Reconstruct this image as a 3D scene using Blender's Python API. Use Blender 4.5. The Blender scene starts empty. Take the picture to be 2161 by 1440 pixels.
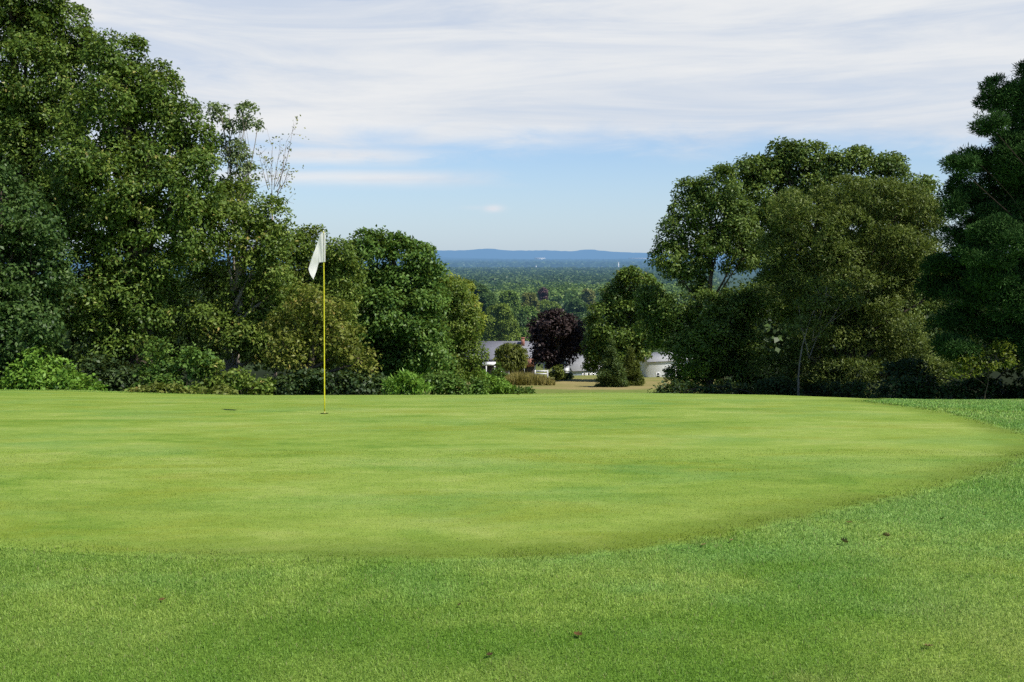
import bpy, math, random
import numpy as np
from mathutils import Vector

RNG = np.random.default_rng(7)
scene = bpy.context.scene
COL = scene.collection
F = 2101.0            # focal length in photograph pixels (35 mm lens, 36 mm sensor)
CAMH = 1.6
PITCH = math.atan(180.0 / F)
CP, SP = math.cos(PITCH), math.sin(PITCH)

# ------------------------------------------------------------------ terrain
_kn_y = [0, 22.8, 30, 60, 80, 100, 115, 150, 170]
_kn_s = [0, .1404, .155, .150, .135, .125, .090, .075, .070]
_ty = np.linspace(0, 170, 3401)
_ts = np.interp(_ty, _kn_y, _kn_s)
_tz = -np.concatenate([[0], np.cumsum((_ts[1:] + _ts[:-1]) / 2 * np.diff(_ty))])
_fy = np.array([170, 300, 600, 1000, 2000, 4200, 6000, 40000.])
_fz = np.array([_tz[-1], -25, -36, -43, -53, -67, -70, -70.])

def gz(x, y):
    """height of the ground"""
    x = np.asarray(x, float); y = np.asarray(y, float)
    ya = np.abs(y)
    z = np.where(ya < 170, np.interp(ya, _ty, _tz), np.interp(ya, _fy, _fz))
    u = np.clip(x / 22.8, -.6, .6)
    spx = np.interp(u, [-.6, -.51, -.40, -.28, -.04, .1, .25, .37, .45, .6], [286, 287, 293, 297, 296, 291, 296, 307, 308, 305])
    m = (spx / 295.) ** 2
    w = np.clip((70 - ya) / 40, 0, 1)
    return z * (1 + (m - 1) * w)

def ray(px, py):
    h = (px - 1080.5) / F; v = (720 - py) / F
    dy = CP + SP * v
    return h / dy, (-SP + CP * v) / dy       # x and z per metre of depth

def at(px, py, d):
    """point at depth d seen at photograph pixel px, py"""
    a, b = ray(px, py)
    return np.array([a * d, d, CAMH + b * d])

def on_ground(px, py, dmin=2.0, dmax=22.0):
    a, b = ray(px, py)
    ds = np.linspace(dmin, dmax, 4000)
    g = gz(a * ds, ds) - (CAMH + b * ds)
    i = np.argmax(g > 0) if (g > 0).any() else int(np.argmax(g))
    d = ds[i]
    return np.array([a * d, d, float(gz(a * d, d))])

# ------------------------------------------------------------------ helpers
def props(o, label=None, cat=None, group=None, kind=None):
    if label: o['label'] = label
    if cat: o['category'] = cat
    if group: o['group'] = group
    if kind: o['kind'] = kind
    return o

def empty(name, loc, label=None, cat=None, group=None, rz=0.0):
    o = bpy.data.objects.new(name, None); COL.objects.link(o)
    o.location = loc; o.rotation_euler = (0, 0, rz); o.empty_display_size = .3
    return props(o, label, cat, group)

def mesh_obj(name, V, faces, mat, parent=None, smooth=False, attrs=None, local=False):
    """V (n,3) in world space (or local), faces = list of (k-gon index arrays)"""
    V = np.asarray(V, dtype=np.float32)
    if parent is not None and not local:
        V = V - np.array(parent.location, dtype=np.float32)
    me = bpy.data.meshes.new(name)
    me.vertices.add(len(V)); me.vertices.foreach_set('co', V.ravel())
    if not isinstance(faces, list): faces = [faces]
    faces = [np.asarray(f, dtype=np.int32) for f in faces if len(f)]
    idx = np.concatenate([f.ravel() for f in faces])
    tot = np.concatenate([np.full(len(f), f.shape[1], np.int32) for f in faces])
    st = np.concatenate([[0], np.cumsum(tot)[:-1]]).astype(np.int32)
    me.loops.add(len(idx)); me.loops.foreach_set('vertex_index', idx)
    me.polygons.add(len(tot)); me.polygons.foreach_set('loop_start', st)
    me.polygons.foreach_set('loop_total', tot)
    if smooth: me.polygons.foreach_set('use_smooth', np.ones(len(tot), bool))
    for k, v in (attrs or {}).items():
        a = me.attributes.new(k, 'FLOAT', 'POINT'); a.data.foreach_set('value', np.asarray(v, np.float32))
    me.update(calc_edges=True)
    if mat is not None: me.materials.append(mat)
    o = bpy.data.objects.new(name, me); COL.objects.link(o)
    if parent is not None: o.parent = parent
    return o

def nrm(a):
    return a / np.maximum(np.linalg.norm(a, axis=-1, keepdims=True), 1e-9)

def rnd_dirs(n):
    return nrm(RNG.normal(size=(n, 3)))

class MB:
    """collects boxes, tubes and polygons for one mesh"""
    def __init__(s): s.v = []; s.q = []; s.t = []; s.n = 0; s.poly = {}
    def add(s, V, Q=None, T=None):
        V = np.asarray(V, float); s.v.append(V)
        if Q is not None: s.q.append(np.asarray(Q) + s.n)
        if T is not None: s.t.append(np.asarray(T) + s.n)
        s.n += len(V); return s
    def box(s, x0, x1, y0, y1, z0, z1):
        V = [(x, y, z) for x in (x0, x1) for y in (y0, y1) for z in (z0, z1)]
        return s.add(V, [(0, 1, 3, 2), (4, 6, 7, 5), (0, 4, 5, 1), (2, 3, 7, 6), (0, 2, 6, 4), (1, 5, 7, 3)])
    def tube(s, P, R, k=7, cap=True):
        P = np.asarray(P, float); R = np.asarray(R, float); n = len(P)
        T = nrm(np.gradient(P, axis=0))
        ref = np.array([0.31, .11, .94]); 
        if abs(T[0] @ ref) > .9: ref = np.array([1., 0.1, 0])
        a = np.arange(k) / k * 2 * np.pi
        Bn = nrm(np.cross(T, ref)); Cn = np.cross(T, Bn)
        V = P[:, None] + R[:, None, None] * (np.cos(a)[None, :, None] * Bn[:, None] + np.sin(a)[None, :, None] * Cn[:, None])
        i = np.arange(n - 1)[:, None] * k; j = np.arange(k)[None]; j2 = (j + 1) % k
        Q = np.stack([i + j, i + j2, i + k + j2, i + k + j], -1).reshape(-1, 4)
        V = V.reshape(-1, 3)
        if cap:
            V = np.vstack([V, P[:1], P[-1:]]); b = n * k
            jj = np.arange(k); T3 = np.vstack([np.stack([np.full(k, b), (jj + 1) % k, jj], 1),
                                              np.stack([np.full(k, b + 1), (n - 1) * k + jj, (n - 1) * k + (jj + 1) % k], 1)])
            return s.add(V, Q, T3)
        return s.add(V, Q)
    def build(s, name, mat, parent=None, smooth=False, local=False):
        f = []
        if s.q: f.append(np.vstack(s.q))
        if s.t: f.append(np.vstack(s.t))
        return mesh_obj(name, np.vstack(s.v), f, mat, parent, smooth, local=local)

# ------------------------------------------------------------------ node helper
class E:
    """socket wrapper with arithmetic"""
    def __init__(s, nt, sock): s.nt = nt; s.s = sock
    def _m(s, op, b=None, c=None, clamp=False):
        n = s.nt.nodes.new('ShaderNodeMath'); n.operation = op; n.use_clamp = clamp
        s.nt.links.new(s.s, n.inputs[0])
        for i, x in ((1, b), (2, c)):
            if x is None: continue
            if isinstance(x, E): s.nt.links.new(x.s, n.inputs[i])
            else: n.inputs[i].default_value = x
        return E(s.nt, n.outputs[0])
    def __add__(s, b): return s._m('ADD', b)
    def __sub__(s, b): return s._m('SUBTRACT', b)
    def __mul__(s, b): return s._m('MULTIPLY', b)
    def __truediv__(s, b): return s._m('DIVIDE', b)
    def __pow__(s, b): return s._m('POWER', b)
    __radd__ = __add__; __rmul__ = __mul__
    def one_minus(s): return (s * -1.0) + 1.0
    def clamp(s): return s._m('ADD', 0.0, clamp=True)
    def smooth(s, a, b):
        n = s.nt.nodes.new('ShaderNodeMapRange'); n.interpolation_type = 'SMOOTHSTEP'
        s.nt.links.new(s.s, n.inputs['Value'])
        for k, x in (('From Min', a), ('From Max', b)):
            if isinstance(x, E): s.nt.links.new(x.s, n.inputs[k])
            else: n.inputs[k].default_value = x
        return E(s.nt, n.outputs[0])
    def gauss(s, c, w):
        t = (s - c) / w
        return (t * t * -1.0)._m('EXPONENT')

def noise(nt, vec, scale, detail=4, rough=.55, dist=0.0, dims='3D'):
    n = nt.nodes.new('ShaderNodeTexNoise'); n.noise_dimensions = dims
    n.inputs['Scale'].default_value = scale; n.inputs['Detail'].default_value = detail
    n.inputs['Roughness'].default_value = rough; n.inputs['Distortion'].default_value = dist
    nt.links.new(vec, n.inputs['Vector'])
    return E(nt, n.outputs['Fac'])

def mapping(nt, vec, scale=(1, 1, 1), rot=(0, 0, 0), loc=(0, 0, 0)):
    m = nt.nodes.new('ShaderNodeMapping'); m.inputs['Scale'].default_value = scale
    m.inputs['Rotation'].default_value = rot; m.inputs['Location'].default_value = loc
    nt.links.new(vec, m.inputs['Vector']); return m.outputs[0]

def mixc(nt, f, a, b, blend='MIX'):
    m = nt.nodes.new('ShaderNodeMix'); m.data_type = 'RGBA'; m.blend_type = blend
    if isinstance(f, E): nt.links.new(f.s, m.inputs[0])
    else: m.inputs[0].default_value = f
    for i, c in ((6, a), (7, b)):
        if isinstance(c, tuple): m.inputs[i].default_value = (*c, 1) if len(c) == 3 else c
        else: nt.links.new(c, m.inputs[i])
    return m.outputs[2]

def ramp(nt, f, stops):
    r = nt.nodes.new('ShaderNodeValToRGB'); el = r.color_ramp.elements
    while len(el) < len(stops): el.new(.5)
    for e, (p, c) in zip(el, stops): e.position = p; e.color = (*c, 1)
    nt.links.new(f.s, r.inputs[0]); return r.outputs[0]

def new_mat(name):
    m = bpy.data.materials.new(name); m.use_nodes = True
    nt = m.node_tree; nt.nodes.clear()
    out = nt.nodes.new('ShaderNodeOutputMaterial')
    return m, nt, out

def principled(nt, col, rough=.6, spec=.3, normal=None):
    p = nt.nodes.new('ShaderNodeBsdfPrincipled')
    if isinstance(col, tuple): p.inputs['Base Color'].default_value = (*col, 1)
    else: nt.links.new(col, p.inputs['Base Color'])
    p.inputs['Roughness'].default_value = rough; p.inputs['Specular IOR Level'].default_value = spec
    if normal is not None: nt.links.new(normal, p.inputs['Normal'])
    return p

def position(nt):
    g = nt.nodes.new('ShaderNodeNewGeometry'); return g.outputs['Position']

def sep(nt, v):
    s = nt.nodes.new('ShaderNodeSeparateXYZ'); nt.links.new(v, s.inputs[0])
    return [E(nt, o) for o in s.outputs]

def attr(nt, name):
    a = nt.nodes.new('ShaderNodeAttribute'); a.attribute_name = name; return E(nt, a.outputs['Fac'])

def bump(nt, h, strength, dist):
    b = nt.nodes.new('ShaderNodeBump'); b.inputs['Strength'].default_value = strength; b.inputs['Distance'].default_value = dist
    nt.links.new(h.s, b.inputs['Height']); return b.outputs[0]

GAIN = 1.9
HAZE = (.24, .46, .77)  # colour of the painted haze glow on far surfaces
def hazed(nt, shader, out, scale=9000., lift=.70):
    """haze painted in as a blue glow, stronger the farther out the surface lies"""
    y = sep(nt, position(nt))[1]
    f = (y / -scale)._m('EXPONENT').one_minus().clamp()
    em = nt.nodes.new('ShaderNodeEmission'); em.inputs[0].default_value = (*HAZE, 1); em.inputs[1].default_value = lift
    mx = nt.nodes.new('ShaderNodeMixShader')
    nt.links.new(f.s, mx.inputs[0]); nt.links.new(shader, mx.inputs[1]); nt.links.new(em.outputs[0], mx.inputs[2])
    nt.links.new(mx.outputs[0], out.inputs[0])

def leaf_mat(name, stops, transl=.3, tcol=(.20, .26, .03), rough=.45, spec=.22, haze=0):
    stops = [(p, tuple(v * GAIN for v in c)) for p, c in stops]
    m, nt, out = new_mat(name)
    t = attr(nt, 'tone')
    c = ramp(nt, t, stops)
    p = principled(nt, c, rough, spec)
    tr = nt.nodes.new('ShaderNodeBsdfTranslucent')
    nt.links.new(mixc(nt, .6, c, tcol), tr.inputs[0])
    mx = nt.nodes.new('ShaderNodeMixShader'); mx.inputs[0].default_value = transl
    nt.links.new(p.outputs[0], mx.inputs[1]); nt.links.new(tr.outputs[0], mx.inputs[2])
    if haze: hazed(nt, mx.outputs[0], out, haze)
    else: nt.links.new(mx.outputs[0], out.inputs[0])
    return m

def plain_mat(name, col, rough=.6, spec=.3, var=.15, scale=6., haze=0, stretch=(1, 1, 1), bmp=0.):
    m, nt, out = new_mat(name)
    tc = nt.nodes.new('ShaderNodeTexCoord')
    v = mapping(nt, tc.outputs['Object'], stretch)
    n = noise(nt, v, scale, 5, .6)
    c = mixc(nt, n.smooth(.25, .75), tuple(x * (1 - var) for x in col), tuple(min(1, x * (1 + var)) for x in col))
    nrmo = bump(nt, n, bmp, .02) if bmp else None
    p = principled(nt, c, rough, spec, nrmo)
    if haze: hazed(nt, p.outputs[0], out, haze)
    else: nt.links.new(p.outputs[0], out.inputs[0])
    return m

# ------------------------------------------------------------------ sun, sky, camera
SUN_EL = math.radians(52.5)
SH = np.array([-.87, .49]); SH = SH / np.linalg.norm(SH)      # direction shadows fall on the ground
sun_dir = Vector((-SH[0] * math.cos(SUN_EL), -SH[1] * math.cos(SUN_EL), math.sin(SUN_EL)))   # towards the sun
sl = bpy.data.lights.new('sun', 'SUN'); sl.energy = 5.0; sl.angle = math.radians(.53); sl.color = (1, .955, .88)
so = bpy.data.objects.new('sun', sl); COL.objects.link(so)
so.rotation_euler = (-sun_dir).to_track_quat('-Z', 'Y').to_euler()

def build_world():
    w = bpy.data.worlds.new('World'); scene.world = w; w.use_nodes = True
    nt = w.node_tree; nt.nodes.clear()
    out = nt.nodes.new('ShaderNodeOutputWorld'); bg = nt.nodes.new('ShaderNodeBackground')
    bg.inputs[1].default_value = .1
    sky = nt.nodes.new('ShaderNodeTexSky'); sky.sky_type = 'NISHITA'; sky.sun_disc = False
    sky.sun_elevation = SUN_EL; sky.sun_rotation = math.atan2(sun_dir.x, sun_dir.y)
    sky.air_density = 1.0; sky.dust_density = .6; sky.ozone_density = 1.6; sky.altitude = 100
    tc = nt.nodes.new('ShaderNodeTexCoord')
    x, y, z = sep(nt, tc.outputs['Generated'])
    hor = (x * x + y * y)._m('SQRT')
    s = z / (hor + .0001)                  # slope above the horizon
    a = x / (y._m('ABSOLUTE') + .05)       # bearing
    zz = z._m('MAXIMUM', 0.0) + .06
    def comb(p, q, r=0.0):
        c = nt.nodes.new('ShaderNodeCombineXYZ')
        for i, k in enumerate((p, q, r)):
            if isinstance(k, E): nt.links.new(k.s, c.inputs[i])
            else: c.inputs[i].default_value = k
        return c.outputs[0]
    plane = comb(x / zz, y / zz)           # the cloud deck seen in perspective
    sa = comb(a, s)
    n1 = noise(nt, mapping(nt, plane, (.22, .42, 1), (0, 0, .12)), 1.0, 7, .55, .6)
    n2 = noise(nt, mapping(nt, plane, (.5, 1.6, 1), (0, 0, -.10), (3, 1, 0)), 1.0, 7, .6, .4)
    n3 = noise(nt, mapping(nt, sa, (9, 34, 1), (0, 0, .05)), 1.0, 5, .6, .5)
    n5 = noise(nt, mapping(nt, sa, (3.0, 26, 1), (0, 0, -.06), (1.7, 0, 0)), 1.0, 6, .62, .7)
    # lower edge of the deck, drooping to the right
    edge = (a * a * -.085) + (a * .010) + .104
    t = s - edge + (n3 - .5) * .055
    deck = t.smooth(-.012, .030)
    thin = (n1 * .66 + n5 * .46 + (s - .16) * -.30).smooth(.34, .62)
    hi = (s + (n3 - .5) * .02 + a * -.045).smooth(.266, .246)       # blue gap towards the top edge
    gap = (hi + (n2 - .5) * 1.5 + a * .6).smooth(.02, .72)
    deck = deck * (thin * .40 + .60) * gap
    # thin streak under the deck on the left and one little cloud
    streak = s.gauss(.0765, .0075) * (a + (n3 - .5) * .25).smooth(.02, -.10) * (n3.smooth(.2, .6) * .5 + .5) * .9
    streak2 = s.gauss(.098, .010) * (a + (n3 - .5) * .3).smooth(-.02, -.13) * n3.smooth(.25, .6)
    puff = a.gauss(-.0180, .0090) * (s + (n3 - .5) * .006).gauss(.0470, .0034)
    puff2 = (a.gauss(-.034, .014) * s.gauss(.0475, .0022)) * .25
    deck = deck * (s.smooth(.48, .29) * .92 + .08) * y.smooth(-.1, .35)
    m = deck._m('MAXIMUM', streak)._m('MAXIMUM', streak2)._m('MAXIMUM', puff)._m('MAXIMUM', puff2).clamp()
    up = s.smooth(-.002, .02)
    m = m * up
    shade = (n5 * .55 + n1 * .45 + (n2 - .5) * .18).smooth(.34, .68)
    cc = mixc(nt, shade, (6.45, 7.05, 7.95), (8.55, 8.65, 8.75))
    cl = noise(nt, mapping(nt, sa, (2, 7, 1)), 1., 3)
    skyc = mixc(nt, s.smooth(.28, .5), mixc(nt, 1.0, sky.outputs[0], (1.06, 1.22, 1.48), 'MULTIPLY'), mixc(nt, 1.0, sky.outputs[0], (.75, .85, .95), 'MULTIPLY'))
    # pale haze towards the horizon
    hz = s.gauss(0.0, .085) * .55
    skyc = mixc(nt, hz * y.smooth(-.2, .3), skyc, (5.5, 6.85, 8.5))
    c = mixc(nt, m, skyc, cc)
    nt.links.new(c, bg.inputs[0]); nt.links.new(bg.outputs[0], out.inputs[0])
build_world()

cam = bpy.data.cameras.new('camera'); cam.lens = 35.0; cam.sensor_width = 36.0; cam.clip_end = 60000; cam.clip_start = .1
co = bpy.data.objects.new('camera', cam); COL.objects.link(co)
co.location = (0, 0, CAMH); co.rotation_euler = (math.pi / 2 - PITCH, 0, 0)
scene.camera = co
scene.view_settings.view_transform = 'Standard'; scene.view_settings.look = 'None'
scene.view_settings.exposure = 0; scene.view_settings.gamma = 1
scene.render.engine = 'CYCLES'
cy = scene.cycles
cy.max_bounces = 4; cy.diffuse_bounces = 2; cy.glossy_bounces = 1; cy.transmission_bounces = 2; cy.transparent_max_bounces = 4
cy.caustics_reflective = False; cy.caustics_refractive = False
cy.use_denoising = False; cy.use_adaptive_sampling = True; cy.adaptive_threshold = .025; cy.sample_clamp_indirect = 4

# ------------------------------------------------------------------ ground
def turf_colour(nt, pos):
    """patchy rough turf, shared by the soil sheet and the blades"""
    flat = mapping(nt, pos, (1, 1, 0))
    a = noise(nt, flat, .55, 4, .55, .3); b = noise(nt, mapping(nt, flat, (1, 1.5, 1), (0, 0, .3), (7, 3, 0)), .95, 4, .6, .4)
    f = noise(nt, mapping(nt, flat, (1, 1, 1), (0, 0, 0), (2, 9, 0)), 7., 3, .6)
    x, y, z = sep(nt, pos)
    c = mixc(nt, a.smooth(.40, .60), (.220, .400, .056), (.415, .555, .120))
    # bluish turf, mostly right of the middle along the green
    blu = (b + ((y - 4.8) * .14)._m('MINIMUM', .12) + (x * .012)._m('MINIMUM', .05)).smooth(.40, .78)
    c = mixc(nt, blu * .70, c, (.290, .515, .145))
    low = (x * .5 + (y - 4.4) * .75 + (a - .5) * 5.0).smooth(-.9, .7).one_minus()
    c = mixc(nt, low * .5, c, (.165, .310, .045))
    dry = (x * .8 + (y - 4.2) * -1.0 + (b - .5) * 5.0).smooth(1.1, 2.6)
    c = mixc(nt, dry * .45, c, (.400, .470, .120))
    c = mixc(nt, f.smooth(.3, .7) * .35, c, (.15, .29, .035))
    c = mixc(nt, noise(nt, mapping(nt, flat, (1, 1, 1), (0, 0, 0), (4, 1, 0)), 1.4, 4, .6).smooth(.60, .75) * .4, c, (.36, .40, .12))
    return c

def ground_mat():
    m, nt, out = new_mat('ground')
    pos = position(nt); x, y, z = sep(nt, pos)
    flat = mapping(nt, pos, (1, 1, 0))
    turf = turf_colour(nt, pos)
    near = mixc(nt, noise(nt, flat, 60, 3, .7).smooth(.3, .7), mixc(nt, 1.0, turf, (.40, .42, .38), 'MULTIPLY'), mixc(nt, 1.0, turf, (.85, .85, .8), 'MULTIPLY'))
    # dry field below the hill
    n1 = noise(nt, mapping(nt, flat, (.05, .11, 1)), 1, 5, .65); n2 = noise(nt, mapping(nt, flat, (.5, 1.1, 1)), 1, 4, .65)
    fld = ramp(nt, (n1 * .75 + n2 * .35), [(.35, (.16, .20, .045)), (.5, (.24, .225, .075)), (.62, (.31, .255, .105)), (.75, (.36, .29, .13))])
    grn = mixc(nt, n2.smooth(.3, .7), (.14, .20, .04), (.23, .25, .07))
    fld = mixc(nt, (y + (n1 - .5) * 26).smooth(121, 128), grn, fld)
    fld = mixc(nt, (y + (n1 - .5) * 30).smooth(150, 160) * .6, fld, (.17, .21, .05))
    c = mixc(nt, y.smooth(38, 55), near, fld)
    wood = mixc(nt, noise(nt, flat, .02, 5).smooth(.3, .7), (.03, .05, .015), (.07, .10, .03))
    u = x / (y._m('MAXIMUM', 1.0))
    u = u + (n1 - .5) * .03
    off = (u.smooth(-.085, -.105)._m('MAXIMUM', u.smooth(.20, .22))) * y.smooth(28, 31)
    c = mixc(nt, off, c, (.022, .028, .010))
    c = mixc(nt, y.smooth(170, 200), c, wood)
    far = mapping(nt, flat, (.0006, .0012, 1))
    plain = ramp(nt, noise(nt, far, 1., 6, .7), [(.38, (.018, .045, .05)), (.52, (.03, .065, .06)), (.66, (.09, .14, .10))])
    c = mixc(nt, y.smooth(3500, 4500), c, plain)
    h = noise(nt, flat, 90, 3, .7)
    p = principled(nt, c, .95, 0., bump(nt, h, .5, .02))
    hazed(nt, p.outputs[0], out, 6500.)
    return m

def build_ground():
    ys = np.concatenate([np.arange(-30, 40, .3), np.arange(40, 180, 1.0), np.geomspace(180, 34000, 90)])
    us = np.linspace(-1, 1, 281)
    W = np.maximum(42, 1.25 * np.abs(ys) + 20)
    X = W[:, None] * us[None]; Y = np.repeat(ys[:, None], len(us), 1)
    V = np.stack([X, Y, gz(X, Y)], -1).reshape(-1, 3)
    n = len(us); i = np.arange(len(ys) - 1)[:, None] * n; j = np.arange(n - 1)[None]
    Q = np.stack([i + j, i + j + 1, i + n + j + 1, i + n + j], -1).reshape(-1, 4)
    o = mesh_obj('ground', V, Q, ground_mat(), smooth=True); props(o, 'sloping ground of mown rough, dry field and valley floor', None, None, 'structure')
build_ground()

# outline of the putting green, front edge as seen in the photograph
_front = [(-420, 1122), (-200, 1140), (0, 1158), (220, 1174), (450, 1184), (700, 1188), (950, 1188), (1150, 1184), (1320, 1172), (1450, 1152), (1560, 1130),
          (1680, 1102), (1800, 1076), (1920, 1050), (2030, 1022), (2140, 985), (2215, 950), (2205, 925), (2130, 905), (2040, 880), (1930, 860), (1820, 848)]
_fp = [on_ground(px, py)[:2] for px, py in _front]
_back = [(8.2, 24.5), (4, 26.2), (-2, 26.5), (-8, 26), (-11.5, 25.0), (-13.5, 21), (-14, 16), (-11.5, 10.5), (-8.2, 7.2)]
_fp = [p for p in _fp]
outline = np.array(list(_fp) + [np.array(b) for b in _back])
GC = np.array([-1.5, 14.0])
_ang = np.arctan2(outline[:, 1] - GC[1], outline[:, 0] - GC[0]); _rad = np.hypot(*(outline - GC).T)
_o = np.argsort(_ang); _ang = _ang[_o]; _rad = _rad[_o]
_aa = np.linspace(-np.pi, np.pi, 721)
_rr = np.interp(_aa, np.concatenate([_ang - 2 * np.pi, _ang, _ang + 2 * np.pi]), np.tile(_rad, 3))
_ker = np.hanning(13); _ker /= _ker.sum()
_rr = np.convolve(np.concatenate([_rr[-13:-1], _rr, _rr[1:13]]), _ker, 'same')[12:-12]
def green_radius(th): return np.interp(th, _aa, _rr)
def edge_dist(x, y):
    """metres inside the green's edge (negative outside), measured towards its centre"""
    dx = x - GC[0]; dy = y - GC[1]; th = np.arctan2(dy, dx); r = np.hypot(dx, dy)
    R = green_radius(th); dR = (green_radius(th + .01) - green_radius(th - .01)) / .02
    return (R - r) / np.sqrt(1 + (dR / np.maximum(R, .1)) ** 2)

def lift_green(e): return .003 + .009 * np.clip(e / .9, 0, 1)

def green_colour(nt, pos, e):
    """closely mown turf, streaked and mottled, with a darker collar inside its front and right edge"""
    flat = mapping(nt, pos, (1, 1, 0)); x, y, z = sep(nt, pos)
    n1 = noise(nt, mapping(nt, flat, (.28, .7, 1), (0, 0, .1)), 1, 5, .6, .6)
    n2 = noise(nt, mapping(nt, flat, (.9, 1.9, 1), (0, 0, -.08), (5, 2, 0)), 1, 5, .62, .5)
    n3 = noise(nt, mapping(nt, flat, (2.2, 4.4, 1), (0, 0, .05), (1, 8, 0)), 1, 5, .7, .3)
    n5 = noise(nt, mapping(nt, flat, (9, 12, 1), (0, 0, .05), (6, 1, 0)), 1, 4, .7)
    t = n1 * .42 + n2 * .36 + n3 * .22
    c = ramp(nt, t, [(.40, (.180, .300, .036)), (.46, (.258, .372, .055)), (.53, (.322, .424, .078)), (.60, (.395, .470, .115))])
    yel = noise(nt, mapping(nt, flat, (.5, 1.1, 1), (0, 0, 0), (11, 4, 0)), 1, 5, .65, .6)
    c = mixc(nt, yel.smooth(.48, .68) * .48, c, (.270, .310, .026))
    blu = noise(nt, mapping(nt, flat, (.35, .8, 1), (0, 0, .1), (3, 14, 0)), 1, 4, .6, .4)
    c = mixc(nt, blu.smooth(.48, .70) * .45, c, (.180, .345, .085))
    c = mixc(nt, n5.smooth(.62, .36) * .28, c, mixc(nt, 1., c, (.55, .62, .5), 'MULTIPLY'))
    w = (e + (n2 - .5) * .6 + (n1 - .5) * .4 + (n3 - .5) * .2)
    band = w.smooth(.70, .22) * (n1 * .5 + n2 * .5).smooth(.36, .56) * (x.smooth(-2.4, -.6) * .65 + .35)
    c = mixc(nt, band * .78, c, (.145, .215, .022))
    c = mixc(nt, w.gauss(.85, .25) * .22, c, (.30, .37, .07))
    return c

def lawn_colour(nt, pos, e):
    """rough outside, green inside, a ragged transition between"""
    flat = mapping(nt, pos, (1, 1, 0))
    r = noise(nt, mapping(nt, flat, (1, 1, 1), (0, 0, 0), (8, 8, 0)), 5., 4, .7)
    return mixc(nt, (e + (r - .5) * .35).smooth(-.10, .16), turf_colour(nt, pos), green_colour(nt, pos, e))

def green_mat():
    m, nt, out = new_mat('putting_green')
    pos = position(nt); flat = mapping(nt, pos, (1, 1, 0))
    c = lawn_colour(nt, pos, attr(nt, 'edge'))
    n4 = noise(nt, flat, 70., 3, .75); n6 = noise(nt, flat, 260., 2, .7)
    g = (n4 * .55 + n6 * .45)
    c = mixc(nt, g.smooth(.66, .36) * .5, c, mixc(nt, 1., c, (.42, .50, .35), 'MULTIPLY'))
    p = principled(nt, c, .8, .12, bump(nt, g, .55, .008))
    nt.links.new(p.outputs[0], out.inputs[0]); return m

def build_green():
    th = np.linspace(-np.pi, np.pi, 361)[:-1]; R = green_radius(th)
    fr = np.concatenate([np.linspace(0, .9, 40), np.linspace(.905, 1.0, 20)])
    X = GC[0] + fr[:, None] * R[None] * np.cos(th); Y = GC[1] + fr[:, None] * R[None] * np.sin(th)
    ed = edge_dist(X, Y)
    Z = gz(X, Y) + lift_green(ed)
    Z[-1] -= .006
    V = np.stack([X, Y, Z], -1).reshape(-1, 3); n = 360
    i = np.arange(len(fr) - 1)[:, None] * n; j = np.arange(n)[None]; j2 = (j + 1) % n
    Q = np.stack([i + j, i + n + j, i + n + j2, i + j2], -1).reshape(-1, 4)
    o = mesh_obj('putting_green', V, Q, green_mat(), smooth=True, attrs={'edge': ed.ravel()})
    props(o, 'light green closely mown putting green', None, None, 'structure')
build_green()

# ------------------------------------------------------------------ rough grass blades
def blades(name, X, Y, L, W, mat, lean=.8, label='', edge=None):
    n = len(X)
    Z = gz(X, Y)
    az = RNG.uniform(0, 2 * np.pi, n); az2 = az + RNG.normal(0, .5, n) + np.pi / 2
    ln = RNG.uniform(.15, 1., n) * lean
    if edge is not None: Z = Z + lift_green(edge) * (edge > 0)
    P = np.stack([X, Y, Z - .003], -1)
    B = np.stack([np.cos(az2), np.sin(az2), np.zeros(n)], -1)
    D = np.stack([np.cos(az) * ln, np.sin(az) * ln, np.sqrt(np.maximum(.05, 1 - ln ** 2))], -1)
    D2 = D.copy(); D2[:, 2] -= .35 * ln; D2 += RNG.normal(0, .12, (n, 3))
    L = L[:, None]; W = W[:, None]
    M = P + D * L * .55
    V = np.stack([P - B * W * .5, P + B * W * .5, M + B * W * .38, M - B * W * .38, M + D2 * L * .5], 1).reshape(-1, 3)
    i = np.arange(n)[:, None] * 5
    Q = (i + np.array([[0, 1, 2, 3]])); T = i + np.array([[3, 2, 4]])
    tone = np.repeat(RNG.uniform(0, 1, n), 5); hh = np.tile([0, 0, .55, .55, 1.], n)
    o = mesh_obj(name, V, [Q, T], mat, attrs={'tone': tone, 'tip': hh, 'edge': np.repeat(edge, 5) if edge is not None else tone * 0 - 1})
    props(o, label, None, None, 'stuff'); return o

def blade_mat():
    m, nt, out = new_mat('grass_blade')
    pos = position(nt); c = lawn_colour(nt, pos, attr(nt, 'edge')); t = attr(nt, 'tone'); tip = attr(nt, 'tip')
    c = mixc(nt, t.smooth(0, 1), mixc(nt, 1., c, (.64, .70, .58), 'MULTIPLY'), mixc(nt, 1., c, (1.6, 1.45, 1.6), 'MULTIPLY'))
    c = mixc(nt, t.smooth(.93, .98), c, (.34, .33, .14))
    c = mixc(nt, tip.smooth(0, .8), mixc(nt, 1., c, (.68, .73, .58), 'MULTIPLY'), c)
    p = principled(nt, c, .5, .25)
    tr = nt.nodes.new('ShaderNodeBsdfTranslucent'); nt.links.new(c, tr.inputs[0])
    mx = nt.nodes.new('ShaderNodeMixShader'); mx.inputs[0].default_value = .3
    nt.links.new(p.outputs[0], mx.inputs[1]); nt.links.new(tr.outputs[0], mx.inputs[2]); nt.links.new(mx.outputs[0], out.inputs[0])
    return m
BLADE = blade_mat()

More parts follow.
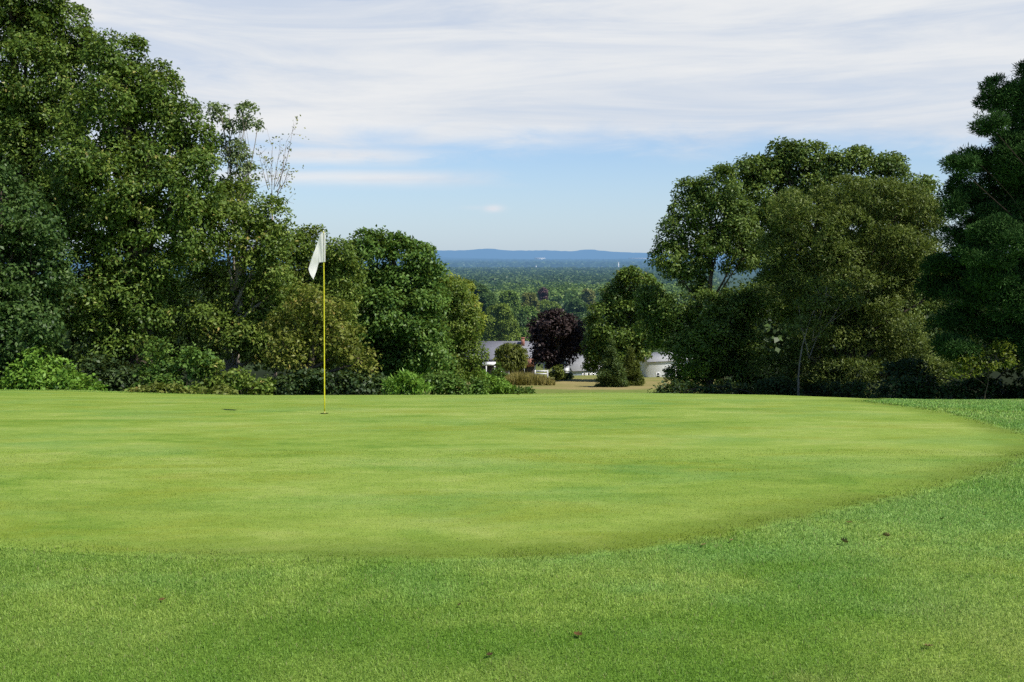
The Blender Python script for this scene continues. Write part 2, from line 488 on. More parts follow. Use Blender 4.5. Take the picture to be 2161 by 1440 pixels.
def build_grass():
    xs, ys, ls, ws, es = [], [], [], [], []
    # (y0, y1, blades per m2, length, width) in the rough, then on the green
    for y0, y1, dens, L, W, dg in [(2.9, 4.4, 26000, .019, .0024, 0), (4.4, 5.6, 20000, .021, .0028, 14000), (5.6, 7.2, 11000, .022, .0038, 7500), (7.2, 9.5, 6500, .025, .005, 3200), (9.5, 13, 3500, .028, .007, 0), (13, 27, 1500, .034, .012, 0)]:
        hw = .56 * y1 + .7
        n = int(2 * hw * (y1 - y0) * dens)
        x = RNG.uniform(-hw, hw, n); y = RNG.uniform(y0, y1, n)
        e = edge_dist(x, y)
        rag = RNG.normal(0, .05, n) + .06 * np.sin(x * 5 + y * 3) * np.sin(y * 7 - x * 2)
        ins = np.clip((e + rag + .06) / .3, 0, 1)                      # 0 in the rough, 1 on the green
        k = (RNG.uniform(0, 1, n) < 1 - ins + ins * dg / dens) & (np.abs(x) < .56 * y + .6)
        x = x[k]; y = y[k]; e = e[k]; ins = ins[k]
        g = .0065 + .00035 * y
        xs.append(x); ys.append(y); es.append(e)
        ls.append((L * (1 - ins) + g * ins) * RNG.uniform(.5, 1.35, len(x))); ws.append(W * (1 - .25 * ins) * RNG.uniform(.7, 1.3, len(x)))
    X, Y, L, W, Ed = map(np.concatenate, (xs, ys, ls, ws, es))
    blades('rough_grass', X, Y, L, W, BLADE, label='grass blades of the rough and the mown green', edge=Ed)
build_grass()

# ------------------------------------------------------------------ trees
def leaf_quads(P, N, A, L, W):
    A = nrm(A - (A * N).sum(-1, keepdims=True) * N); B = np.cross(N, A)
    L = L[:, None]; W = W[:, None]
    fold = N * W * .22
    V = np.stack([P, P + A * L * .48 + B * W * .5 + fold, P + A * L - N * L * .12, P + A * L * .48 - B * W * .5 + fold], 1)
    return V.reshape(-1, 3)

def foliage(C, R, out, leaf, clump, cover, leaves, style='broad', inner=.22, low=None):
    """C (k,3) lobe centres, R (k,3) lobe radii -> clump centres and leaf arrays"""
    k = len(C)
    cc, oo = [], []
    for i in range(k):
        r = R[i]; rm = (r[0] * r[1] * r[2]) ** (1 / 3)
        n = int(max(6, 4 * rm * rm / (clump * clump) * cover * DENSITY))
        nb = int(np.clip(7.5 * (rm / (clump * 2.2)) ** 1.5, 7, 30))
        bd = rnd_dirs(nb); bd[:, 2] += .12
        bc = bd * RNG.uniform(.48, .80, nb)[:, None]
        br = RNG.uniform(.32, .50, nb) * (1.2 if nb < 9 else 1.)
        bi = RNG.integers(0, nb, n)
        d = rnd_dirs(n); d = nrm(d + .55 * nrm(bc[bi]) + np.array([0, 0, .22]))
        ul = bc[bi] + d * (br[bi] * RNG.uniform(.75, 1.06, n))[:, None]
        ni = int(n * inner); ul[:ni] = rnd_dirs(ni) * RNG.uniform(.2, .75, ni)[:, None]
        p = C[i] + ul * r
        d = nrm(d + .5 * ul)
        keep = np.ones(n, bool)
        for j in range(k):
            if j != i:
                q = (((p - C[j]) / R[j]) ** 2).sum(-1)
                keep &= (q > .45) | (RNG.uniform(0, 1, n) < .12)
        cc.append(p[keep]); oo.append(nrm(d / r)[keep])
    cc = np.vstack(cc); oo = np.vstack(oo)
    n = len(cc); m = leaves
    sz = RNG.uniform(.65, 1.3, n) * clump
    tone_c = RNG.normal(.5, .13, n)
    O = np.repeat(oo, m, 0); S = np.repeat(sz, m)[:, None]
    g = RNG.normal(0, 1, (n * m, 3)); g = g / np.maximum(1, np.linalg.norm(g, axis=1, keepdims=True) / 1.6)
    rad = (g * O).sum(-1, keepdims=True)
    off = (g - O * rad * .45) * S * .55
    off[:, 2] *= .8
    P = np.repeat(cc, m, 0) + off
    up = np.array([0, 0, 1.])
    if style == 'broad':
        N = nrm(O * .55 + up * .55 + RNG.normal(0, .55, (n * m, 3)))
        A = nrm(O * .5 - up * .35 + RNG.normal(0, .7, (n * m, 3)))
    elif style == 'feather':
        A = nrm(O * .7 + up * .6 + RNG.normal(0, .5, (n * m, 3))); N = nrm(RNG.normal(0, 1, (n * m, 3)) + up * .5 + O * .4)
    elif style == 'weep':
        A = nrm(O * .35 - up * .9 + RNG.normal(0, .35, (n * m, 3))); N = nrm(O * .8 + up * .3 + RNG.normal(0, .5, (n * m, 3)))
    else:  # needle tufts radiate out of the twig end
        A = nrm(off / (S + 1e-6) + O * .45 + up * .35 + RNG.normal(0, .25, (n * m, 3))); N = nrm(RNG.normal(0, 1, (n * m, 3)) + up * .3)
    L = leaf[0] * RNG.uniform(.65, 1.3, n * m); W = leaf[1] * RNG.uniform(.7, 1.25, n * m)
    tone = np.clip(np.repeat(tone_c, m) + RNG.normal(0, .13, n * m), 0, 1)
    V = leaf_quads(P, N, A, L, W)
    return cc, V, np.repeat(tone, 4)

BARK = plain_mat('bark', (.10, .080, .060), .9, .1, .4, 9, stretch=(1, 1, .25), bmp=.6)
BARK_PALE = plain_mat('pale_bark', (.25, .215, .17), .9, .1, .35, 9, stretch=(1, 1, .25), bmp=.5)
BARK_DEAD = plain_mat('dead_twig', (.33, .25, .19), .9, .1, .2, 5)

def curve(a, b, n, sag, rngv):
    t = np.linspace(0, 1, n)[:, None]
    mid = (a + b) / 2 + rngv * np.linalg.norm(b - a) * sag
    return (1 - t) ** 2 * a + 2 * t * (1 - t) * mid + t * t * b

def wood(name, base, top, rad, C, clumps, mat, parent, twigs=6, k=8, limb=.45):
    mb = MB()
    H = top - base
    t = np.linspace(0, 1, 9)
    side = RNG.normal(0, 1, 3) * np.array([1, 1, 0])
    P = base + t[:, None] * H + np.sin(t * np.pi)[:, None] * side * np.linalg.norm(H) * .025
    P[0] -= np.array([0, 0, .25])
    Rr = rad * (1 - .85 * t) * (1 + .5 * np.exp(-t * 14))
    mb.tube(P, Rr, k)
    for c in C:
        h = np.clip(((c[2] - base[2]) / max(.1, H[2])) * .72 - .08, .12, .93)
        st = base + h * H; r0 = rad * (1 - .85 * h) * limb + .008
        pl = curve(st, c, 7, .16, np.array([0, 0, .6]) + RNG.normal(0, .5, 3))
        mb.tube(pl, np.linspace(r0, max(.012, r0 * .3), 7), 6)
        if twigs and len(clumps):
            dd = np.linalg.norm(clumps - c, axis=1); near = np.argsort(dd)[:60]
            for q in RNG.choice(near, min(twigs, len(near)), replace=False):
                s0 = pl[RNG.integers(3, 7)]
                mb.tube(curve(s0, clumps[q], 5, .15, RNG.normal(0, .6, 3)), np.linspace(max(.01, r0 * .28), .006, 5), 4)
    return mb.build(name, mat, parent, smooth=True)

LEAFCOUNT = 0
DENSITY = 3.5
def tree(name, label, cat, d, bx, lobes, mat, leaf=(.13, .075), clump=.42, cover=1.15, leaves=44, style='broad', trunk=.22, bark=None,
         group=None, crown='crown', stem='trunk', twigs=5, inner=.24, lean=0., zr=1.0, limb=.45):
    """lobes: (px, py, half width px, half height px[, depth offset m]) at depth d; bx = pixel column of the foot"""
    global LEAFCOUNT
    sc = d / F
    C = []; R = []
    for lb in lobes:
        off = lb[4] if len(lb) > 4 else RNG.uniform(-.35, .35) * lb[2] * sc
        dd = d + off
        C.append(at(lb[0], lb[1], dd)); s2 = dd / F
        R.append((lb[2] * s2, min(lb[2], 1.4 * lb[3]) * s2 * zr, lb[3] * s2))
    C = np.array(C); R = np.array(R)
    x0 = ray(bx, 600)[0] * d
    base = np.array([x0, d, float(gz(x0, d))])
    root = empty(name, tuple(base), label, cat, group)
    cc, V, tone = foliage(C, R, None, leaf, clump, cover, leaves, style, inner)
    n = len(V) // 4; LEAFCOUNT += n
    mesh_obj(crown, V, np.arange(n * 4).reshape(-1, 4), mat, root, attrs={'tone': tone})
    ti = int(np.argmax(C[:, 2])); tp = C[ti].copy()
    tp = np.array([C[:, 0].mean() * .5 + tp[0] * .5, C[:, 1].mean(), tp[2]])
    if trunk: wood(stem, base, tp, trunk, C, cc, bark or BARK, root, twigs, limb=limb)
    return root

def stops(dark, mid, light, acc=None):
    s = [(0.0, dark), (.42, mid), (.8, light)]
    if acc: s.append((.97, acc))
    return s
M_OAK = leaf_mat('oak_leaf', stops((.016, .033, .007), (.050, .088, .014), (.114, .160, .028), (.22, .19, .06)), .28)
M_OAK2 = leaf_mat('oak_leaf_dark', stops((.009, .024, .008), (.028, .056, .013), (.066, .105, .026)), .22, (.10, .18, .03))
M_OAK3 = leaf_mat('oak_leaf_olive', stops((.019, .037, .007), (.066, .104, .016), (.138, .178, .034), (.24, .18, .05)), .3)
M_TAN = leaf_mat('oak_leaf_tan', stops((.030, .038, .008), (.092, .108, .017), (.165, .172, .036), (.24, .17, .05)), .3)
M_MAPLE = leaf_mat('maple_leaf', stops((.020, .046, .010), (.052, .100, .018), (.100, .160, .032)), .3)
M_BRIGHT = leaf_mat('bright_leaf', stops((.03, .065, .01), (.085, .165, .02), (.15, .25, .04)), .34)
M_AIRY = leaf_mat('pale_leaf', stops((.05, .075, .03), (.10, .14, .05), (.18, .22, .10)), .35)
M_RMAPLE = leaf_mat('right_leaf', stops((.014, .030, .008), (.052, .088, .017), (.120, .165, .036)), .27)
M_OLIVE = leaf_mat('olive_leaf', stops((.018, .033, .008), (.058, .084, .016), (.135, .165, .042)), .28, rough=.5)
M_PINE = leaf_mat('pine_needle', stops((.006, .016, .005), (.018, .042, .011), (.048, .092, .024)), .12, (.05, .12, .03), .8, .02)
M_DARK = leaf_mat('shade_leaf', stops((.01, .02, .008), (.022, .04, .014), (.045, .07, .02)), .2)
M_GLOW = leaf_mat('glowing_leaf', stops((.02, .035, .006), (.075, .105, .012), (.14, .17, .02)), .45)
M_YELL = leaf_mat('yellow_leaf', stops((.05, .065, .01), (.13, .16, .022), (.22, .25, .04)), .34)

# ---- the wood on the left
tree('oak_tree', 'tall dark oak filling the top left corner of the wood', 'tree', 35, 60,
     [(20, 20, 110, 85), (110, 75, 85, 75), (165, 110, 50, 45), (-10, 170, 140, 110), (100, 190, 105, 95), (-90, 60, 130, 130), (60, 300, 120, 95), (-60, 320, 120, 100), (10, -70, 100, 60), (-60, 450, 120, 100), (80, 420, 110, 90)],
     M_OAK, trunk=.38, leaves=46)
tree('oak_tree', 'broad blue-green oak leaning in at the left edge behind the bright shrub', 'tree', 29, -20,
     [(0, 400, 75, 55), (-60, 480, 120, 90), (45, 480, 75, 65), (20, 580, 95, 80), (85, 560, 55, 55), (-70, 620, 120, 100), (40, 690, 110, 75), (110, 660, 60, 60), (-30, 770, 110, 60), (60, 760, 60, 40)],
     M_OAK2, trunk=.3, leaves=44)
tree('oak_tree', 'big domed oak with glinting leaves right of the tall corner oak', 'tree', 32, 290,
     [(245, 150, 60, 65), (300, 200, 65, 65), (350, 235, 48, 60), (398, 285, 48, 60), (215, 240, 85, 85), (300, 310, 95, 80), (415, 370, 48, 70), (380, 400, 70, 80), (190, 360, 95, 95), (300, 430, 100, 85), (200, 490, 105, 90), (400, 500, 65, 80), (300, 550, 100, 85), (180, 620, 95, 85), (330, 660, 90, 70), (230, 720, 90, 60)],
     M_OAK, trunk=.42, leaves=46, bark=BARK)
tree('oak_tree', 'narrow oak with a pale trunk and crooked bare limb, below the dead sapling', 'tree', 33.5, 462,
     [(515, 425, 60, 48), (530, 455, 50, 50), (572, 478, 36, 45), (590, 525, 32, 40), (480, 500, 65, 65), (550, 545, 60, 65), (440, 580, 45, 50, 1.2), (510, 630, 60, 60, .6), (580, 620, 55, 65), (440, 690, 55, 55), (530, 710, 70, 55), (590, 730, 45, 50)],
     M_OAK3, trunk=.2, bark=BARK_PALE, cover=1.0, limb=.6)
tree('sapling_tree', 'thin airy sapling with small pale leaves rising above the oaks', 'tree', 36, 500,
     [(465, 238, 22, 20), (525, 242, 22, 20), (492, 262, 28, 18), (475, 300, 14, 18), (505, 312, 22, 18), (545, 258, 10, 14), (485, 340, 26, 22), (520, 365, 26, 20), (500, 395, 34, 24)],
     M_AIRY, clump=.26, leaves=18, cover=.75, trunk=.07, bark=BARK_PALE, twigs=3, leaf=(.13, .075), inner=.1, limb=.3)
tree('oak_tree', 'olive oak standing behind the flagstick', 'tree', 37, 660,
     [(615, 520, 38, 36), (655, 525, 42, 36), (705, 535, 38, 32), (620, 585, 60, 50), (690, 590, 60, 50), (640, 650, 70, 60), (720, 650, 50, 60), (620, 730, 70, 60), (700, 730, 70, 60)],
     M_OAK3, trunk=.24)
tree('oak_tree', 'tan-tinged low oak bough hanging over the green right of the flagstick foot', 'tree', 30.5, 640,
     [(660, 645, 48, 34), (615, 690, 55, 42), (705, 690, 52, 42), (745, 735, 38, 40), (765, 765, 24, 26), (690, 735, 45, 30), (620, 745, 55, 32)],
     M_TAN, trunk=.15, leaves=32)
tree('maple_tree', 'rounded mid green maple right of the flagstick with spiky top', 'tree', 39, 830,
     [(770, 535, 52, 40), (820, 522, 42, 32), (870, 535, 42, 34), (905, 575, 32, 42), (750, 600, 62, 55), (840, 595, 70, 55), (915, 640, 32, 50), (800, 670, 72, 60), (880, 680, 62, 55), (760, 720, 58, 50), (840, 750, 75, 50), (910, 745, 42, 50), (870, 800, 60, 26), (785, 795, 60, 30)],
     M_MAPLE, trunk=.26, leaf=(.145, .10), leaves=40)
tree('birch_tree', 'slim yellow-green tree ending the left wood above the field', 'tree', 44, 975,
     [(955, 625, 28, 30), (980, 645, 24, 30), (960, 690, 38, 40), (992, 700, 24, 38), (970, 750, 42, 42), (1003, 755, 22, 36), (975, 800, 48, 26), (940, 770, 38, 40)],
     M_OAK3, trunk=.16)
tree('birch_tree', 'yellowing slender tree top showing between the maple and the slim tree', 'tree', 52, 950,
     [(950, 606, 22, 18), (975, 612, 18, 18), (990, 640, 18, 22), (945, 640, 26, 26), (1000, 680, 16, 26)],
     M_YELL, trunk=.14, leaf=(.2, .12))

def dead_sapling():
    d = 36.5
    x0 = ray(575, 600)[0] * d; base = np.array([x0, d, float(gz(x0, d))])
    root = empty('dead_sapling', tuple(base), 'bare dead sapling with thin reddish twigs against the sky', 'tree')
    mb = MB(); tips = []
    fork = at(573, 430, d)
    mb.tube(curve(base, fork, 9, .02, np.array([1., 0, 0])), np.linspace(.07, .03, 9), 6)
    for px, py in [(616, 282), (604, 300), (590, 318), (575, 308), (556, 330), (566, 350), (612, 350), (600, 345), (612, 425), (605, 380), (545, 315)]:
        s0 = at(574 + (px - 574) * .25, 430 - RNG.uniform(0, 40), d)
        e = at(px, py, d + RNG.uniform(-.8, .8)); pl = curve(s0, e, 8, .08, RNG.normal(0, .6, 3))
        mb.tube(pl, np.linspace(.014, .004, 8), 4)
        for _ in range(6):
            s1 = pl[RNG.integers(2, 8)]; e1 = s1 + (e - s0) * RNG.uniform(.1, .28) + RNG.normal(0, .16, 3)
            mb.tube(curve(s1, e1, 4, .1, RNG.normal(0, .5, 3)), np.linspace(.006, .003, 4), 3); tips.append(e1)
    mb.build('trunk', BARK_DEAD, root, True)
    tips = np.array(tips); T = np.repeat(tips[RNG.uniform(0, 1, len(tips)) < .75], 5, 0); n = len(T)
    V = leaf_quads(T + RNG.normal(0, .12, (n, 3)), rnd_dirs(n), rnd_dirs(n), np.full(n, .10), np.full(n, .055))
    mesh_obj('crown', V, np.arange(n * 4).reshape(-1, 4), M_TAN, root, attrs={'tone': RNG.uniform(.3, 1, n * 4)})
dead_sapling()

# ---- undergrowth along the left wood
def shrub(name, label, d, lobes, mat, **k):
    k.setdefault('clump', .3); k.setdefault('leaves', 26); k.setdefault('leaf', (.13, .08)); k.setdefault('trunk', .05)
    bx = sum(l[0] for l in lobes) / len(lobes)
    return tree(name, label, 'shrub', d, bx, lobes, mat, crown='foliage', stem='stem', **k)
shrub('shrub', 'bright green layered shrub at the left edge of the green', 27.5, [(90, 770, 42, 26), (70, 805, 60, 32), (140, 805, 50, 34), (185, 826, 34, 22), (20, 825, 55, 24), (110, 835, 70, 24)], M_BRIGHT)
shrub('shrub', 'glossy dark green shrub under the domed oak', 28.5, [(340, 765, 34, 36), (320, 812, 42, 32), (365, 815, 40, 26), (410, 770, 36, 34)], M_MAPLE)
shrub('shrub', 'leafy green shrub below the pale trunk', 28.5, [(455, 795, 36, 30), (500, 808, 36, 28), (545, 820, 30, 20), (430, 824, 36, 20)], M_OAK3)
shrub('bramble_shrub', 'low reddish bramble patch along the crest of the green', 26.5, [(300, 836, 28, 14), (350, 832, 34, 16), (410, 838, 38, 14), (460, 836, 34, 16)], leaf_mat('bramble_leaf', stops((.04, .05, .014), (.10, .12, .025), (.15, .17, .04), (.20, .08, .035)), .3), clump=.2)
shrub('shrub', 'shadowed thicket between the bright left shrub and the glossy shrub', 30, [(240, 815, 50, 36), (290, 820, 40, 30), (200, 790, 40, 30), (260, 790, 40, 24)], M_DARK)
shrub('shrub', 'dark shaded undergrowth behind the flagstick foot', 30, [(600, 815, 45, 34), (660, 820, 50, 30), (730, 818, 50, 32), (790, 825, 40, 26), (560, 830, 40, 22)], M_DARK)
shrub('sumac_shrub', 'small bright sumac with pointed leaves at the crest below the maple', 27, [(838, 826, 22, 16), (866, 814, 24, 22), (885, 830, 20, 14)], M_BRIGHT, style='feather', leaf=(.17, .045), clump=.25)
shrub('shrub', 'round leafy shrub at the foot of the slim tree', 34, [(930, 815, 36, 26), (975, 822, 36, 22), (1005, 818, 24, 24)], M_MAPLE)
shrub('meadow_shrub', 'bright green shrub spilling into the field right of the left wood', 62, [(1022, 812, 22, 16), (1048, 816, 24, 13), (1030, 828, 34, 14), (1072, 824, 22, 9), (1090, 831, 18, 5), (1008, 800, 14, 16)], M_BRIGHT, leaf=(.22, .10), clump=.32, style='feather')
shrub('meadow_shrub', 'low dark green shrub at the tip of the undergrowth in the field', 60, [(1098, 829, 16, 6), (1114, 831, 12, 4)], M_MAPLE, leaf=(.24, .1), clump=.35, style='feather')

# ---- the wood on the right
tree('maple_tree', 'open-crowned tree with forking limbs at the left of the right-hand wood', 'tree', 41, 1500,
     [(1460, 435, 44, 44), (1512, 395, 40, 40), (1535, 465, 52, 48), (1530, 405, 34, 36), (1490, 450, 48, 44), (1560, 500, 48, 44), (1425, 500, 42, 38), (1485, 505, 50, 44), (1408, 552, 36, 38), (1570, 545, 45, 50), (1450, 570, 50, 40), (1500, 700, 46, 40, -1.2), (1480, 760, 50, 34, -1.2), (1395, 640, 44, 44), (1460, 655, 58, 44), (1570, 650, 60, 50), (1390, 710, 44, 44), (1470, 730, 70, 48), (1560, 740, 70, 50), (1445, 800, 40, 26), (1500, 800, 70, 32), (1590, 805, 60, 32)],
     M_RMAPLE, trunk=.17, cover=1.25, limb=.42, twigs=6)
tree('oak_tree', 'tall oak with five leafy domes at the back of the right-hand wood', 'tree', 50, 1730,
     [(1600, 360, 46, 44), (1655, 345, 40, 40), (1700, 338, 45, 38), (1740, 360, 42, 40), (1805, 352, 48, 36), (1880, 362, 32, 42), (1580, 430, 48, 55), (1680, 420, 80, 60), (1800, 420, 80, 60), (1930, 400, 40, 36), (1640, 510, 80, 70), (1780, 520, 90, 70), (1900, 500, 80, 70), (1700, 620, 110, 80), (1860, 620, 110, 80)],
     M_RMAPLE, trunk=.4, leaf=(.18, .1), clump=.5)
tree('willow_tree', 'feathery olive tree in front of the domed oak', 'tree', 38, 1800,
     [(1700, 460, 62, 50), (1770, 430, 66, 46), (1850, 425, 66, 48), (1920, 430, 56, 50), (1955, 470, 40, 50), (1975, 530, 36, 46), (1985, 610, 34, 46), (1660, 530, 60, 55), (1760, 520, 80, 65), (1880, 520, 80, 65), (1670, 610, 70, 55), (1800, 620, 95, 65), (1920, 610, 75, 65), (1740, 710, 90, 55), (1870, 710, 95, 60), (1680, 780, 80, 45), (1800, 800, 100, 45), (1920, 790, 90, 50)],
     M_OLIVE, leaf=(.15, .045), clump=.42, leaves=46, style='feather', trunk=.26, cover=1.1)
tree('sapling_tree', 'grey-green sapling with a thin pale stem in the shade under the olive tree', 'tree', 34.5, 1692,
     [(1745, 606, 44, 14), (1775, 640, 48, 16), (1720, 640, 30, 20), (1690, 690, 30, 22), (1735, 690, 26, 18)],
     M_OLIVE, leaf=(.13, .06), clump=.28, leaves=22, cover=.7, trunk=.04, bark=BARK_PALE, twigs=3, limb=.3)
tree('birch_tree', 'low yellow-green bush tree glowing in the shade under the pine', 'tree', 28.9, 2085,
     [(2100, 738, 40, 14), (2045, 762, 30, 11), (2125, 758, 22, 12), (2085, 772, 26, 9), (2040, 788, 30, 9)],
     M_GLOW, clump=.22, leaves=26, cover=.8, trunk=.018, twigs=3, limb=.3, leaf=(.10, .05))
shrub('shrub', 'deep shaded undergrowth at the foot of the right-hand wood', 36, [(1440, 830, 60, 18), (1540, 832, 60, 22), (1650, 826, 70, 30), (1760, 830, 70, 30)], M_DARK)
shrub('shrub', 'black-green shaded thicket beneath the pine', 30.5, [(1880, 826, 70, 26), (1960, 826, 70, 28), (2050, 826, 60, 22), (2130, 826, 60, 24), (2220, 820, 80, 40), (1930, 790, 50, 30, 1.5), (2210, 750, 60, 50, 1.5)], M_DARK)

def pine():
    d = 30.
    lob = []
    # main masses of the crown, unseen tall part right of the frame added for its shadow
    for l in [(2290, 60, 50, 60), (2220, 165, 60, 44), (2130, 205, 60, 34), (2085, 262, 34, 22), (2190, 230, 80, 50), (2290, 180, 90, 70), (2150, 300, 60, 30), (2060, 335, 48, 22), (2022, 352, 30, 20),
              (2130, 370, 70, 34), (2045, 410, 52, 34), (2240, 340, 110, 70), (2010, 440, 24, 24), (2110, 460, 70, 34), (2040, 500, 55, 30), (2190, 470, 100, 50), (2075, 540, 60, 28), (2010, 560, 50, 26), (2150, 575, 70, 34),
              (1985, 610, 40, 26), (2070, 625, 70, 30), (2180, 640, 90, 45), (2020, 680, 60, 30), (2120, 700, 80, 34), (2230, 560, 110, 70), (2320, 480, 110, 110), (2335, -50, 80, 80), (2335, -170, 60, 80), (2345, 70, 110, 80), (2430, 150, 120, 100), (2430, 310, 130, 110), (2150, 425, 80, 50), (2120, 505, 70, 45), (2080, 455, 50, 36), (2170, 350, 80, 50), (2100, 590, 70, 44), (2060, 560, 50, 40), (2300, 680, 110, 80), (2240, 760, 90, 60), (2010, 735, 50, 24), (2350, 320, 100, 100)]:
        lob.append(l + (RNG.uniform(-1.6, 1.6),))
    tree('pine_tree', 'tall dark blue-green pine at the right edge of the picture', 'tree', d, 2320, lob, M_PINE, leaf=(.12, .026), clump=.24, leaves=46, cover=1.9, style='needle', trunk=.34, inner=.36, twigs=1, limb=.06, bark=plain_mat('pine_bark', (.045, .036, .028), .95, 0., .3, 9))
pine()

tree('maple_tree', 'large sunlit round-topped tree left of the right-hand wood, behind the two conifers', 'tree', 146, 1315,
     [(1335, 592, 34, 28), (1305, 618, 34, 30), (1360, 620, 36, 40), (1280, 660, 34, 36), (1325, 665, 44, 40), (1375, 690, 40, 50), (1262, 705, 28, 36), (1310, 720, 46, 42), (1255, 738, 26, 22), (1250, 755, 20, 18), (1252, 772, 14, 10), (1300, 765, 36, 24), (1338, 742, 36, 26)],
     M_OAK, leaf=(.42, .28), clump=1.0, leaves=30, trunk=.4)

# ---- the field, its shrubs and the houses
def conifer(label, d, px, ytop, ybot, hw, mat, tilt=0):
    rows = 9; lob = []
    for i in range(rows):
        t = i / (rows - 1); y = ytop + (ybot - ytop) * (.06 + .92 * t); w = hw * (.16 + .84 * t ** .8)
        lob.append((px + tilt * (1 - t), y, w, (ybot - ytop) / rows * .75, 0.))
        if t > .3:
            for sgn in (-1, 1): lob.append((px + sgn * w * .5, y + RNG.uniform(-4, 4), w * .55, (ybot - ytop) / rows * .7, RNG.uniform(-.8, .8)))
    tree('conifer_tree', label, 'tree', d, px, lob, mat, leaf=(.34, .10), clump=.42, leaves=26, style='feather', trunk=.12, zr=.9, twigs=2)
M_SPRUCE = leaf_mat('spruce_needle', stops((.015, .03, .010), (.04, .066, .018), (.085, .12, .032)), .2)
M_JUNIPER = leaf_mat('juniper_needle', stops((.02, .034, .008), (.055, .07, .014), (.10, .12, .022)), .2)
conifer('dark spruce-like conifer standing in the field before the white house', 130, 1291, 724, 818, 30, M_SPRUCE)
conifer('olive rounded conifer close behind the spruce-like conifer', 134, 1334, 738, 815, 23, M_JUNIPER, -4)
M_BEECH = leaf_mat('copper_leaf', stops((.009, .007, .007), (.024, .016, .015), (.048, .033, .030)), .12, (.05, .02, .02))
tree('copper_beech', 'dark purple copper beech between the two houses', 'tree', 150, 1180,
     [(1175, 685, 34, 26), (1180, 676, 24, 15), (1150, 695, 30, 26), (1205, 700, 26, 28), (1140, 725, 26, 30), (1180, 725, 40, 34), (1216, 722, 20, 24), (1155, 752, 30, 24), (1190, 750, 28, 20), (1216, 738, 14, 12), (1135, 748, 20, 20), (1172, 768, 22, 8)],
     M_BEECH, leaf=(.42, .30), clump=1.0, leaves=30, trunk=.4)
M_WILL = leaf_mat('weeping_leaf', stops((.03, .04, .01), (.085, .10, .02), (.15, .165, .035)), .3)
tree('weeping_tree', 'small weeping tree in front of the grey-roofed house', 'tree', 147, 1078,
     [(1078, 742, 22, 14), (1062, 752, 14, 18), (1094, 752, 14, 18), (1078, 760, 20, 20), (1058, 762, 10, 12), (1100, 764, 10, 12)],
     M_WILL, leaf=(.5, .14), clump=.6, leaves=26, style='weep', trunk=.14)
shrub('clipped_shrub', 'round clipped shrub between the copper beech and the white house', 146, [(1177, 785, 12, 13), (1171, 790, 8, 9), (1183, 791, 8, 8)], M_JUNIPER, leaf=(.3, .2), clump=.5)
shrub('clipped_shrub', 'low dark shrub at the foot of the white gable house', 150, [(1196, 795, 9, 6), (1190, 797, 7, 5)], M_SPRUCE, leaf=(.3, .2), clump=.5)
shrub('meadow_shrub', 'leafy bush rising beside the porch of the grey-roofed house', 142, [(1051, 776, 5, 11), (1049, 787, 9, 8), (1060, 791, 9, 5)], M_MAPLE, leaf=(.36, .2), clump=.6)

def tall_grass():
    n = 9000
    px = RNG.uniform(1068, 1172, n); d = RNG.uniform(134, 144, n)
    X = (px - 1080.5) / F * d; Y = d
    m, nt, out = new_mat('dry_grass')
    c = ramp(nt, attr(nt, 'tone'), [(0, (.10, .10, .02)), (.5, (.24, .21, .05)), (1, (.38, .32, .12))])
    p = principled(nt, c, .8, .1); nt.links.new(p.outputs[0], out.inputs[0])
    Lh = RNG.uniform(.6, 1.7, n) * np.interp(px, [1068, 1090, 1125, 1150, 1172], [.8, 1.1, 1.0, .7, .25])
    blades('tall_dry_grass', X, Y, Lh, RNG.uniform(.05, .11, n), m, .5, 'strip of tall yellowed grass at the back of the field')
tall_grass()

WHITE = plain_mat('white_paint', (.78, .78, .77), .55, .3, .05, 2)
WHITE_SHADE_GREY = plain_mat('shaded_white_and_grey', (.46, .53, .64), .55, .3, .06, 2)  # white wall with bluish shade put into its colour; also the shed's grey
def roof_mat(name, col):
    m, nt, out = new_mat(name)
    tc = nt.nodes.new('ShaderNodeTexCoord')
    br = nt.nodes.new('ShaderNodeTexBrick'); nt.links.new(tc.outputs['Object'], br.inputs['Vector'])
    br.inputs['Scale'].default_value = 3.; br.inputs['Color1'].default_value = (*[c * .9 for c in col], 1); br.inputs['Color2'].default_value = (*[c * 1.1 for c in col], 1)
    br.inputs['Mortar'].default_value = (*[c * .7 for c in col], 1)
    n = noise(nt, tc.outputs['Object'], .8, 5)
    c = mixc(nt, n.smooth(.3, .7) * .3, br.outputs[0], tuple(x * .7 for x in col))
    p = principled(nt, c, .85, .1); nt.links.new(p.outputs[0], out.inputs[0]); return m
ROOF = roof_mat('grey_shingle', (.27, .27, .30)); ROOF2 = roof_mat('pale_shingle', (.42, .42, .42))
def brick_mat():
    m, nt, out = new_mat('red_brick'); tc = nt.nodes.new('ShaderNodeTexCoord')
    br = nt.nodes.new('ShaderNodeTexBrick'); nt.links.new(mapping(nt, tc.outputs['Object'], (1, 1, 1), (math.pi / 2, 0, 0)), br.inputs['Vector'])
    br.inputs['Scale'].default_value = 4; br.inputs['Color1'].default_value = (.38, .13, .09, 1); br.inputs['Color2'].default_value = (.46, .19, .13, 1); br.inputs['Mortar'].default_value = (.4, .33, .28, 1)
    p = principled(nt, br.outputs[0], .85, .1); nt.links.new(p.outputs[0], out.inputs[0]); return m
BRICK = brick_mat()
GLASS = plain_mat('window_glass', (.02, .025, .03), .12, .6, .2, 3)
DARKW = plain_mat('dark_siding', (.07, .06, .06), .7, .2, .2, 2)

